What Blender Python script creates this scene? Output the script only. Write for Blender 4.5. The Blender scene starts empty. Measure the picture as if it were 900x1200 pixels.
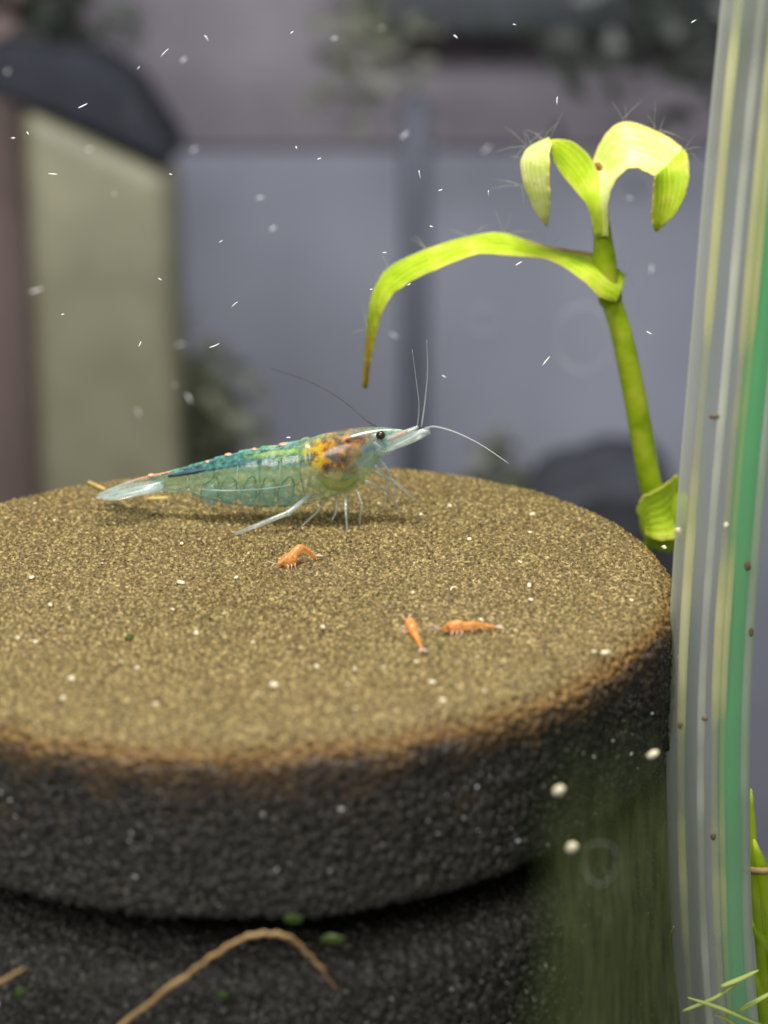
import bpy, math, random
import numpy as np
from mathutils import Vector

MM = 0.001                       # everything below is written in millimetres
scene = bpy.context.scene
COL = scene.collection

# ------------------------------------------------------------------ camera
CAM = np.array([8.854, -131.94, 45.81])
PITCH = math.radians(17.4)
FPX = 2200.0                     # focal length in pixels of a 900 x 1200 picture
cd = bpy.data.cameras.new('camera')
cam = bpy.data.objects.new('camera', cd); COL.objects.link(cam)
cam.location = [c * MM for c in CAM]
cam.rotation_euler = (math.pi / 2 - PITCH, 0, 0)
cd.sensor_fit = 'VERTICAL'; cd.sensor_height = 24.0
cd.lens = 24.0 * FPX / 1200.0
cd.clip_start = 0.005; cd.clip_end = 10.0
cd.dof.use_dof = True
cd.dof.focus_distance = 0.1415
cd.dof.aperture_fstop = 19.0
cd.dof.aperture_blades = 0
scene.camera = cam

# ------------------------------------------------------------------ light
world = bpy.data.worlds.new('World'); scene.world = world
world.use_nodes = True
bgn = world.node_tree.nodes['Background']
bgn.inputs['Color'].default_value = (1.0, 0.97, 0.93, 1)
bgn.inputs['Strength'].default_value = 0.20

def lamp(name, loc, size, power, color, aim=(0, 0, -1)):
    ld = bpy.data.lights.new(name, 'AREA')
    ld.shape = 'RECTANGLE'; ld.size = size[0] * MM; ld.size_y = size[1] * MM
    ld.energy = power; ld.color = color
    o = bpy.data.objects.new(name, ld); COL.objects.link(o)
    o.location = [c * MM for c in loc]
    o.rotation_euler = Vector(aim).to_track_quat('-Z', 'Y').to_euler()
    return o
lamp('aquarium_lamp', (4, -20, 190), (80, 30), 0.62, (1.0, 0.95, 0.87), (0.0, 0.12, -1))
lamp('added_rear_fill', (0, 420, 200), (760, 95), 5.0, (0.96, 0.97, 1.0), (0, 1, -0.55))  # added fill behind the tank, lights the rear wall and its things

lamp('added_front_fill', (-90, -280, 230), (140, 140), 0.80, (1.0, 0.97, 0.92), (0.3, 0.85, -0.75))  # added soft fill from the front for sponge side, tube and plant

scene.view_settings.view_transform = 'Standard'
scene.view_settings.look = 'None'
scene.view_settings.exposure = 0.12
scene.view_settings.gamma = 1.0
scene.view_settings.use_curve_mapping = False
scene.cycles.transparent_max_bounces = 40
scene.cycles.max_bounces = 10
scene.cycles.caustics_reflective = False
scene.cycles.caustics_refractive = False

# ------------------------------------------------------------------ layout helpers
CP, SP = math.cos(PITCH), math.sin(PITCH)
def ray(px, py):
    dx = (px - 450.0) / FPX; dy = -(py - 600.0) / FPX
    return np.array([dx, CP + dy * SP, -SP + dy * CP])
def at(px, py, Y):               # world point (mm) at depth Y
    d = ray(px, py); t = (Y - CAM[1]) / d[1]
    return CAM + d * t
def atz(px, py, Z=0.0):          # world point (mm) at height Z
    d = ray(px, py); t = (Z - CAM[2]) / d[2]
    return CAM + d * t
def ppm(Y, py=600):              # photo pixels per millimetre at depth Y
    p = at(450, py, Y); q = at(451, py, Y)
    return 1.0 / abs(q[0] - p[0])

# ------------------------------------------------------------------ materials
def new_mat(name):
    m = bpy.data.materials.new(name); m.use_nodes = True
    nt = m.node_tree; nt.nodes.clear()
    out = nt.nodes.new('ShaderNodeOutputMaterial')
    return m, nt, out
def node(nt, typ, **kw):
    n = nt.nodes.new(typ)
    for k, v in kw.items():
        if hasattr(n, k): setattr(n, k, v)
        else: n.inputs[k].default_value = v
    return n
def link(nt, a, b): nt.links.new(a, b)
def coords(nt): return node(nt, 'ShaderNodeTexCoord').outputs['Object']
def noise(nt, scale, detail=3.0, rough=0.55, vec=None):
    n = node(nt, 'ShaderNodeTexNoise'); n.inputs['Scale'].default_value = scale
    n.inputs['Detail'].default_value = detail; n.inputs['Roughness'].default_value = rough
    link(nt, vec if vec is not None else coords(nt), n.inputs['Vector'])
    return n.outputs['Fac']
def ramp(nt, fac, stops):
    r = node(nt, 'ShaderNodeValToRGB'); e = r.color_ramp.elements
    while len(e) < len(stops): e.new(0.5)
    for el, (p, c) in zip(e, stops):
        el.position = p; el.color = (*c, 1) if len(c) == 3 else c
    link(nt, fac, r.inputs['Fac'])
    return r.outputs['Color']
def mixc(nt, fac, a, b, mode='MIX'):
    n = node(nt, 'ShaderNodeMix', data_type='RGBA', blend_type=mode)
    for s, v in ((n.inputs[0], fac), (n.inputs[6], a), (n.inputs[7], b)):
        if hasattr(v, 'links'): link(nt, v, s)
        else: s.default_value = v if not isinstance(v, tuple) else (*v, 1)[:4]
    return n.outputs[2]
def math_n(nt, op, a, b=0.5, clamp=False):
    n = node(nt, 'ShaderNodeMath', operation=op, use_clamp=clamp)
    for s, v in ((n.inputs[0], a), (n.inputs[1], b)):
        if hasattr(v, 'links'): link(nt, v, s)
        else: s.default_value = v
    return n.outputs[0]
def maprange(nt, v, a, b, c, d):
    n = node(nt, 'ShaderNodeMapRange'); link(nt, v, n.inputs[0])
    for i, x in enumerate((a, b, c, d)): n.inputs[i + 1].default_value = x
    return n.outputs[0]
def attr(nt, name):
    n = node(nt, 'ShaderNodeAttribute'); n.attribute_name = name
    return n.outputs['Fac']
def bump(nt, h, dist, strength=1.0):
    b = node(nt, 'ShaderNodeBump'); b.inputs['Strength'].default_value = strength
    b.inputs['Distance'].default_value = dist
    link(nt, h, b.inputs['Height'])
    return b.outputs['Normal']
def setin(nt, sock, v):
    if hasattr(v, 'links'): link(nt, v, sock)
    else: sock.default_value = (*v, 1) if isinstance(v, tuple) else v
def principled(nt, color, rough=0.6, spec=0.5, normal=None, trans=0.0):
    p = node(nt, 'ShaderNodeBsdfPrincipled')
    setin(nt, p.inputs['Base Color'], color); setin(nt, p.inputs['Roughness'], rough)
    p.inputs['Specular IOR Level'].default_value = spec
    if normal is not None: link(nt, normal, p.inputs['Normal'])
    return p
def plain(name, c0, c1, scale, rough=0.6, spec=0.4, bumpd=0.0, detail=4):
    m, nt, out = new_mat(name)
    f = noise(nt, scale, detail)
    c = ramp(nt, f, [(0.3, c0), (0.7, c1)])
    n = bump(nt, f, bumpd) if bumpd else None
    p = principled(nt, c, rough, spec, n)
    link(nt, p.outputs[0], out.inputs[0])
    return m
def leafy(name, stops, scale, trans=0.5, rough=0.4, spec=0.4, bumpd=0.0001, stretch=None):
    """thin leaf tissue: reflects and lets light through"""
    m, nt, out = new_mat(name)
    f = noise(nt, scale, 4)
    c = ramp(nt, f, stops)
    p = principled(nt, c, rough, spec, bump(nt, f, bumpd))
    t = node(nt, 'ShaderNodeBsdfTranslucent'); link(nt, c, t.inputs['Color'])
    mx = node(nt, 'ShaderNodeMixShader'); mx.inputs[0].default_value = trans
    link(nt, p.outputs[0], mx.inputs[1]); link(nt, t.outputs[0], mx.inputs[2])
    link(nt, mx.outputs[0], out.inputs[0])
    return m
def glassy(name, color, alpha_lo, alpha_hi, nscale=0.0, rough=0.25, tint=(1, 1, 1), trans=0.5,
           lo=0.35, hi=0.7, gloss=0.05, color2=None, edge=0.0):
    """thin clear tissue or plastic: partly transparent, partly milky, with a faint gloss"""
    m, nt, out = new_mat(name)
    if nscale:
        f = noise(nt, nscale, 3)
        a = maprange(nt, f, lo, hi, alpha_lo, alpha_hi)
        c = mixc(nt, maprange(nt, f, lo, hi, 0, 1), color, color2 or color)
    else:
        a = node(nt, 'ShaderNodeValue'); a.outputs[0].default_value = alpha_lo; a = a.outputs[0]; c = color
    if edge:
        lw = node(nt, 'ShaderNodeLayerWeight'); lw.inputs['Blend'].default_value = 0.5
        fc = math_n(nt, 'POWER', lw.outputs['Facing'], 2.2)
        a = math_n(nt, 'ADD', a, math_n(nt, 'MULTIPLY', fc, edge), True)
    d = node(nt, 'ShaderNodeBsdfDiffuse'); setin(nt, d.inputs['Color'], c)
    tl = node(nt, 'ShaderNodeBsdfTranslucent'); setin(nt, tl.inputs['Color'], c)
    m1 = node(nt, 'ShaderNodeMixShader'); m1.inputs[0].default_value = trans
    link(nt, d.outputs[0], m1.inputs[1]); link(nt, tl.outputs[0], m1.inputs[2])
    tr = node(nt, 'ShaderNodeBsdfTransparent'); tr.inputs['Color'].default_value = (*tint, 1)
    m2 = node(nt, 'ShaderNodeMixShader'); link(nt, a, m2.inputs[0])
    link(nt, tr.outputs[0], m2.inputs[1]); link(nt, m1.outputs[0], m2.inputs[2])
    g = node(nt, 'ShaderNodeBsdfGlossy'); g.inputs['Roughness'].default_value = rough
    m3 = node(nt, 'ShaderNodeMixShader'); m3.inputs[0].default_value = gloss
    link(nt, m2.outputs[0], m3.inputs[1]); link(nt, g.outputs[0], m3.inputs[2])
    link(nt, m3.outputs[0], out.inputs[0])
    return m

# sponge: charcoal foam, covered on top by settled tan detritus ("cover" attribute)
def sponge_material():
    m, nt, out = new_mat('foam_with_detritus')
    cov = attr(nt, 'cover')
    co = coords(nt)
    n1 = noise(nt, 3400, 2, 0.6, co)
    n2 = noise(nt, 160, 4, 0.6, co)
    n3 = noise(nt, 3600, 2, 0.6, co)
    tan = ramp(nt, n1, [(0.32, (0.040, 0.028, 0.009)), (0.46, (0.135, 0.097, 0.033)), (0.58, (0.24, 0.182, 0.066)), (0.72, (0.56, 0.46, 0.21))])
    oliv = ramp(nt, n1, [(0.32, (0.040, 0.030, 0.009)), (0.5, (0.150, 0.114, 0.036)), (0.72, (0.46, 0.38, 0.15))])
    top = mixc(nt, maprange(nt, n2, 0.42, 0.62, 0, 1), tan, oliv)
    top = mixc(nt, 1.0, top, (0.80, 0.77, 0.74), 'MULTIPLY')
    rust = ramp(nt, n1, [(0.3, (0.085, 0.045, 0.012)), (0.7, (0.26, 0.150, 0.045))])
    dark = ramp(nt, n3, [(0.34, (0.009, 0.0085, 0.008)), (0.55, (0.032, 0.030, 0.027)), (0.75, (0.17, 0.155, 0.135))])
    c = mixc(nt, maprange(nt, cov, 0.05, 0.45, 0, 1), dark, rust)
    c = mixc(nt, maprange(nt, cov, 0.45, 0.85, 0, 1), c, top)
    p = principled(nt, c, 0.62, 0.35, bump(nt, n3, 0.00012, 0.8))
    link(nt, p.outputs[0], out.inputs[0])
    return m
def grain_material():
    m, nt, out = new_mat('settled_grain')
    c = ramp(nt, attr(nt, 'tint'), [(0.0, (0.036, 0.026, 0.009)), (0.45, (0.118, 0.086, 0.028)), (0.8, (0.26, 0.20, 0.074)), (1.0, (0.62, 0.54, 0.29))])
    f = noise(nt, 4000, 2)
    p = principled(nt, mixc(nt, f, c, (0.2, 0.16, 0.05), 'MULTIPLY') if False else c, 0.45, 0.5, bump(nt, f, 0.00005))
    link(nt, p.outputs[0], out.inputs[0])
    return m
def fleck_material():
    m, nt, out = new_mat('debris_and_glint_fleck')
    c = ramp(nt, attr(nt, 'tint'), [(0.0, (0.08, 0.08, 0.075)), (0.6, (0.30, 0.285, 0.26)), (1.0, (0.9, 0.92, 0.95))])  # dark tints are debris, pale tints paint the foam's sparkle
    f = noise(nt, 4000, 2)
    p = principled(nt, c, 0.18, 0.8, bump(nt, f, 0.00005))
    link(nt, p.outputs[0], out.inputs[0])
    return m

# ------------------------------------------------------------------ mesh building
class MB:
    def __init__(s): s.v = []; s.f = []
    def add(s, verts, faces):
        o = len(s.v); s.v.extend([tuple(map(float, p)) for p in verts]); s.f.extend([tuple(i + o for i in q) for q in faces])
        return s
    def tube(s, path, radii, n=8, flat=1.0):
        path = [np.array(p, float) for p in path]; k = len(path)
        if not hasattr(radii, '__len__'): radii = [radii] * k
        vs = []; prev = None
        for i in range(k):
            t = path[min(i + 1, k - 1)] - path[max(i - 1, 0)]; t = t / (np.linalg.norm(t) + 1e-9)
            if prev is None:
                a = np.array([0, 0, 1.0]) if abs(t[2]) < 0.9 else np.array([1.0, 0, 0])
                u = np.cross(t, a)
            else: u = prev - t * np.dot(prev, t)
            u = u / (np.linalg.norm(u) + 1e-9); prev = u; w = np.cross(t, u)
            for j in range(n):
                a = 2 * math.pi * j / n
                vs.append(path[i] + radii[i] * (u * math.cos(a) + w * math.sin(a) * flat))
        fs = [(i * n + j, i * n + (j + 1) % n, (i + 1) * n + (j + 1) % n, (i + 1) * n + j) for i in range(k - 1) for j in range(n)]
        fs.append(tuple(reversed(range(n)))); fs.append(tuple((k - 1) * n + j for j in range(n)))
        return s.add(vs, fs)
    def ribbon(s, A, B, n=24, cross=6, bulge=0.0, ref=None):
        """leaf blade between two edge lines, thin in the middle direction"""
        A = spline(A, n); B = spline(B, n); vs = []
        for i in range(n):
            d = B[i] - A[i]
            t = A[min(i + 1, n - 1)] + B[min(i + 1, n - 1)] - A[max(i - 1, 0)] - B[max(i - 1, 0)]
            nn = np.cross(t, d); L = np.linalg.norm(nn); nn = nn / L if L > 1e-6 else nn * 0
            for j in range(cross + 1):
                u = j / cross
                vs.append(A[i] + d * u + nn * bulge * np.linalg.norm(d) * 4 * u * (1 - u))
        c = cross + 1
        fs = [(i * c + j, i * c + j + 1, (i + 1) * c + j + 1, (i + 1) * c + j) for i in range(n - 1) for j in range(cross)]
        return s.add(vs, fs)
    def blob(s, c, r, axes=None, nu=12, nv=8, jit=0.0, rnd=None):
        c = np.array(c, float); ax = np.eye(3) if axes is None else np.array(axes)
        vs = []; rnd = rnd or random
        for i in range(nv + 1):
            ph = math.pi * i / nv
            for j in range(nu):
                th = 2 * math.pi * j / nu
                k = 1 + (rnd.uniform(-jit, jit) if 0 < i < nv else 0)
                p = np.array([r[0] * math.sin(ph) * math.cos(th), r[1] * math.sin(ph) * math.sin(th), r[2] * math.cos(ph)]) * k
                vs.append(c + p[0] * ax[0] + p[1] * ax[1] + p[2] * ax[2])
        fs = [(i * nu + j, (i + 1) * nu + j, (i + 1) * nu + (j + 1) % nu, i * nu + (j + 1) % nu) for i in range(nv) for j in range(nu)]
        return s.add(vs, fs)
    def box(s, lo, hi):
        x0, y0, z0 = lo; x1, y1, z1 = hi
        vs = [(x, y, z) for z in (z0, z1) for y in (y0, y1) for x in (x0, x1)]
        fs = [(0, 2, 3, 1), (4, 5, 7, 6), (0, 1, 5, 4), (2, 6, 7, 3), (0, 4, 6, 2), (1, 3, 7, 5)]
        return s.add(vs, fs)
    def prism(s, poly, dvec):
        """polygon (list of 3-D points) pushed along dvec"""
        n = len(poly); a = [np.array(p, float) for p in poly]; b = [p + np.array(dvec, float) for p in a]
        fs = [tuple(range(n)), tuple(reversed(range(n, 2 * n)))] + [(i, i + n, (i + 1) % n + n, (i + 1) % n) for i in range(n)]
        return s.add(a + b, fs)
    def build(s, name, mat, parent=None, origin=None, smooth=True, solid=0.0, sub=0, bevel=0.0):
        if parent is not None: base = np.array(parent['_base'])
        else: base = np.array(origin if origin is not None else np.mean(s.v, axis=0), float)
        me = bpy.data.meshes.new(name)
        me.from_pydata([tuple((np.array(p) - base) * MM) for p in s.v], [], s.f)
        me.materials.append(mat)
        if smooth: me.polygons.foreach_set('use_smooth', [True] * len(me.polygons))
        me.update()
        o = bpy.data.objects.new(name, me); COL.objects.link(o)
        if parent is not None: o.parent = parent
        else: o.location = base * MM
        o['_base'] = [float(b) for b in base]
        if bevel:
            b = o.modifiers.new('bevel', 'BEVEL'); b.width = bevel * MM; b.segments = 6; b.limit_method = 'ANGLE'
        if solid:
            b = o.modifiers.new('thickness', 'SOLIDIFY'); b.thickness = solid * MM; b.offset = 0
        if sub:
            b = o.modifiers.new('subdivision', 'SUBSURF'); b.levels = sub; b.render_levels = sub
        return o

def spline(P, n):
    """Catmull-Rom through the points, n samples"""
    P = [np.array(p, float) for p in P]
    Q = [2 * P[0] - P[1]] + P + [2 * P[-1] - P[-2]]; m = len(P) - 1; out = []
    for i in range(n):
        u = i / (n - 1) * m; k = min(int(u), m - 1); t = u - k
        a, b, c, d = Q[k:k + 4]
        out.append(0.5 * (2 * b + (c - a) * t + (2 * a - 5 * b + 4 * c - d) * t * t + (3 * b - a - 3 * c + d) * t ** 3))
    return out
def interp(xs, ys, x): return np.interp(x, xs, ys)

def empty(name, base):
    o = bpy.data.objects.new(name, None); COL.objects.link(o)
    o.empty_display_size = 0.002
    o.location = [float(b) * MM for b in base]; o['_base'] = [float(b) for b in base]
    return o
def tag(o, label=None, cat=None, group=None, kind=None):
    if label: o['label'] = label
    if cat: o['category'] = cat
    if group: o['group'] = group
    if kind: o['kind'] = kind
    return o

# ------------------------------------------------------------------ setting: water floor, rear wall, depth of the unbuilt front glass
FLOOR_Z = -262.0
ROOM_Z = -520.0
WALL_Y = 936.0
m_floor = plain('grey_sand', (0.20, 0.20, 0.22), (0.34, 0.34, 0.37), 400, 0.8, 0.2, 0.0006)
m_wall = plain('lavender_wall', (0.195, 0.203, 0.243), (0.25, 0.257, 0.30), 9, 0.7, 0.2)
tag(MB().add([(-600, -36, FLOOR_Z), (600, -36, FLOOR_Z), (600, 130, FLOOR_Z), (-600, 130, FLOOR_Z)], [(0, 1, 2, 3)])
    .build('aquarium_floor', m_floor, None, (0, 0, FLOOR_Z)), kind='structure')
tag(MB().add([(-1100, 150, ROOM_Z), (1100, 150, ROOM_Z), (1100, WALL_Y - 1, ROOM_Z), (-1100, WALL_Y - 1, ROOM_Z)], [(0, 1, 2, 3)])
    .build('room_floor', m_floor, None, (0, 500, ROOM_Z)), kind='structure')
tag(MB().box((-1100, WALL_Y, ROOM_Z - 8), (1100, WALL_Y + 8, 560)).build('rear_wall', m_wall, None, (0, WALL_Y, ROOM_Z), smooth=False), kind='structure')
GLASS_IN = -42.0

# ------------------------------------------------------------------ blurred things in the room behind the tank
def at_list(pts, Y): return [at(x, y, Y) for x, y in pts]
# horizontal board (shelf edge) above, dark rail over it
m_board = plain('mauve_board', (0.13, 0.117, 0.135), (0.19, 0.17, 0.19), 12, 0.7, 0.2)
m_rail = plain('dark_rail', (0.012, 0.014, 0.018), (0.03, 0.034, 0.038), 20, 0.5, 0.3)
a = at(-420, 172, 930); b = at(1500, -120, 930)
tag(MB().box((a[0], WALL_Y - 6, a[2]), (b[0], WALL_Y, b[2])).build('rear_board', m_board, None, bevel=1), 'wide mauve grey board across the rear wall behind the plant tip', 'board')
a = at(430, 40, 890); b = at(1500, -60, 890)
tag(MB().box((a[0], 880, a[2]), (b[0], WALL_Y, b[2])).build('dark_rail', m_rail, None, bevel=4), 'dark rail running above the mauve board on the rear wall', 'rail')
# dark upright post
m_post = plain('slate_post', (0.055, 0.06, 0.075), (0.085, 0.09, 0.11), 15, 0.6, 0.3)
a = at(468, 580, 841); b = at(505, 110, 841)
post = empty('upright_post', ((a[0] + b[0]) / 2, 841, ROOM_Z)); tag(post, 'slim slate grey upright post standing before the rear wall', 'post')
MB().tube([((a[0] + b[0]) / 2, 841, ROOM_Z), ((a[0] + b[0]) / 2, 841, b[2] - 6), ((a[0] + b[0]) / 2, 841, b[2])], [(b[0] - a[0]) / 2] * 2 + [(b[0] - a[0]) / 2 - 4], 24).build('shaft', m_post, post)
MB().tube([((a[0] + b[0]) / 2, 841, ROOM_Z), ((a[0] + b[0]) / 2, 841, ROOM_Z + 6)], 26, 24).build('foot', m_post, post)
# olive filter box with a slanting black head
m_olive = plain('algae_olive_plastic', (0.110, 0.107, 0.068), (0.185, 0.176, 0.112), 18, 0.5, 0.3)
m_black = plain('black_plastic', (0.016, 0.017, 0.021), (0.030, 0.031, 0.037), 20, 0.9, 0.05)
YF = 727
k = at_list([(22, 118), (60, 140), (196, 205)], YF)
xl, xr = at(28, 400, YF)[0], at(212, 400, YF)[0]
fb = empty('storage_box', ((xl + xr) / 2, YF + 24, ROOM_Z)); tag(fb, 'tall olive box with black slanting lid standing behind the tank', 'box')
MB().prism([(xl, YF, ROOM_Z), (xr, YF, ROOM_Z), k[2], k[1], k[0]], (0, 66, 0)).build('box_body', m_olive, fb, smooth=True, bevel=26)
MB().prism([k[0] + [-14, -4, 2], k[1] + [0, -4, 2], k[2] + [2, -4, 2]] + [p + np.array([0, -4, 0]) for p in at_list([(197, 168), (150, 96), (100, 62), (-40, 50)], YF)], (0, 74, 0)).build('lid', m_black, fb, smooth=True, bevel=18)
# brown timber post at the far left
m_brown = plain('brown_wood', (0.135, 0.098, 0.088), (0.20, 0.150, 0.135), 14, 0.8, 0.2)
a = at(-160, 400, 822); b = at(44, 400, 822)
wp = MB().prism([(a[0], 822, ROOM_Z), (b[0] + 4, 822, ROOM_Z), (b[0], 826, 230), (a[0], 824, 230)], (0, 46, 0)).build('timber_post', m_brown, None, ((a[0] + b[0]) / 2, 840, ROOM_Z), smooth=True, bevel=16)
tag(wp, 'brown timber post beside the tall olive box', 'post')
# dark stone behind the sponge
m_stone = plain('dark_slate_stone', (0.014, 0.015, 0.019), (0.036, 0.038, 0.046), 60, 0.7, 0.3, 0.004)
rnd = random.Random(5)
ys = 565; prof = [(560, 2000), (575, 900), (605, 612), (632, 590), (668, 586), (700, 570), (728, 576), (752, 572), (780, 596), (800, 680), (815, 900), (820, 2000)]
pl = at_list(prof, ys)
for p in pl: p[2] = max(p[2], ROOM_Z)
st = MB().prism([pl[0]] + pl[1:], (12, 85, 0)).build('stone', m_stone, None, (pl[4][0], ys + 40, ROOM_Z), smooth=True, bevel=16)
tag(st, 'dark slate stone standing far behind the sponge', 'stone')

def leaf_cloud(bases, mat, parent, name, n, L, Wd, spread, rnd, up=0.6):
    mb = MB()
    for b in bases:
        for i in range(n):
            d = np.array([rnd.gauss(0, 1), rnd.gauss(0, .7), rnd.gauss(up, .6)]); d /= np.linalg.norm(d)
            p0 = np.array(b) + np.array([rnd.gauss(0, spread), rnd.gauss(0, spread), rnd.gauss(0, spread)])
            l = L * rnd.uniform(.6, 1.2); s = np.cross(d, [rnd.gauss(0, 1), rnd.gauss(0, 1), rnd.gauss(0, 1)]); s /= np.linalg.norm(s)
            pts = [p0 + d * l * t - np.array([0, 0, 1]) * l * .25 * t * t for t in (0, .35, .7, 1)]
            w = [0.15, 1, .8, 0.05]
            mb.ribbon([p + s * Wd * q for p, q in zip(pts, w)], [p - s * Wd * q for p, q in zip(pts, w)], 6, 2)
    return mb.build(name, mat, parent)
rnd = random.Random(11)
m_bgleaf = leafy('dull_green_leaf', [(0.3, (0.13, 0.138, 0.095)), (0.7, (0.19, 0.20, 0.13))], 60, 0.4)
m_bgdark = leafy('dark_olive_leaf', [(0.3, (0.022, 0.027, 0.022)), (0.7, (0.050, 0.058, 0.042))], 60, 0.3)
m_bgstem = plain('dull_stem', (0.06, 0.07, 0.03), (0.11, 0.12, 0.06), 80)
def bg_plant(name, label, px, Y, mat, z_hi, n, L, W, spread, rows):
    hang = z_hi > -90                      # the high ones trail down from the surface
    b0 = np.array([at(px, 400, Y)[0], Y, 380.0 if hang else ROOM_Z]); e = empty(name, b0); tag(e, label, 'plant')
    zt = z_hi
    MB().tube([b0, [b0[0] + 2, Y, (zt + b0[2]) * .5], [b0[0] - 1, Y, zt]], [3, 2.2, 1.2], 8).build('stem', m_bgstem, e)
    bases = [(b0[0] + rnd.gauss(0, 2), Y, zt - i * L * .55) for i in range(rows)]
    leaf_cloud(bases, mat, e, 'foliage', n, L, W, spread, rnd)
bg_plant('leafy_plant', 'dull green leafy plant rising beside the tall olive box', 232, 774, m_bgleaf, at(230, 455, 774)[2], 44, 15, 4, 13, 11)
bg_plant('leafy_plant', 'pale green plant trailing down over the mauve board', 435, 831, m_bgleaf, at(440, 45, 831)[2], 26, 15, 3.5, 12, 3)
bg_plant('leafy_plant', 'dark olive plant trailing down behind the black slanting lid', 75, 841, m_bgdark, at(70, 0, 841)[2], 60, 18, 5, 18, 3)
bg_plant('leafy_plant', 'dark leafy plant trailing down over the dark rail', 760, 803, m_bgdark, at(760, 5, 803)[2], 46, 18, 4.5, 24, 3)
bg_plant('leafy_plant', 'faint green plant behind the far rim of the sponge', 590, 746, m_bgleaf, at(590, 555, 746)[2], 30, 14, 4, 9, 6)

# ------------------------------------------------------------------ sponge filter
def hash3(ix, iy, iz, k):
    h = (ix.astype(np.int64) * 374761393 + iy.astype(np.int64) * 668265263 + iz.astype(np.int64) * 2147483647 + k * 974634777)
    h = (h ^ (h >> 13)) * 1274126177; h = h & 0x7fffffff; h = (h ^ (h >> 16)) * 668265263 & 0x7fffffff
    return (h % 100003) / 100003.0
def worley(P, cell):
    Q = P / cell; I = np.floor(Q).astype(np.int64); f1 = np.full(len(P), 9.0); f2 = f1.copy()
    for dx in (-1, 0, 1):
        for dy in (-1, 0, 1):
            for dz in (-1, 0, 1):
                J = I + (dx, dy, dz)
                d = np.zeros(len(P))
                for a in range(3):
                    d += (J[:, a] + hash3(J[:, 0], J[:, 1], J[:, 2], a) - Q[:, a]) ** 2
                n1 = np.minimum(f1, d); f2 = np.minimum(f2, np.maximum(f1, d)); f1 = n1
    return np.sqrt(f1), np.sqrt(f2)
def vnoise(P, cell):
    Q = P / cell; I = np.floor(Q).astype(np.int64); F = Q - I; F = F * F * (3 - 2 * F); r = 0
    for dx in (0, 1):
        for dy in (0, 1):
            for dz in (0, 1):
                w = (F[:, 0] if dx else 1 - F[:, 0]) * (F[:, 1] if dy else 1 - F[:, 1]) * (F[:, 2] if dz else 1 - F[:, 2])
                r = r + w * hash3(I[:, 0] + dx, I[:, 1] + dy, I[:, 2] + dz, 7)
    return r
RT = sorted([(-118, 31.2), (-105, 31.2), (-92, 31.2), (-78, 31.0), (-65, 30.5), (-49, 29.9), (-34, 29.6), (-20, 29.9), (-5, 30.6), (7, 30.8), (19, 30.9), (30, 31.0),
      (39, 31.3), (50, 31.3), (62, 30.9), (75, 29.6), (100, 29.2), (132, 29.4), (141, 30.0), (180, 30.6), (-150, 31.0)])
RA = np.array([a for a, _ in RT]); RR = np.array([r for _, r in RT])
def rim_radius(th):
    d = np.degrees(th); d = (d + 180) % 360 - 180
    A = np.concatenate([RA - 360, RA, RA + 360]); Rr = np.concatenate([RR, RR, RR])
    return (np.interp(d, A, Rr) + np.interp(d - 7, A, Rr) + np.interp(d + 7, A, Rr)) / 3

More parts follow.
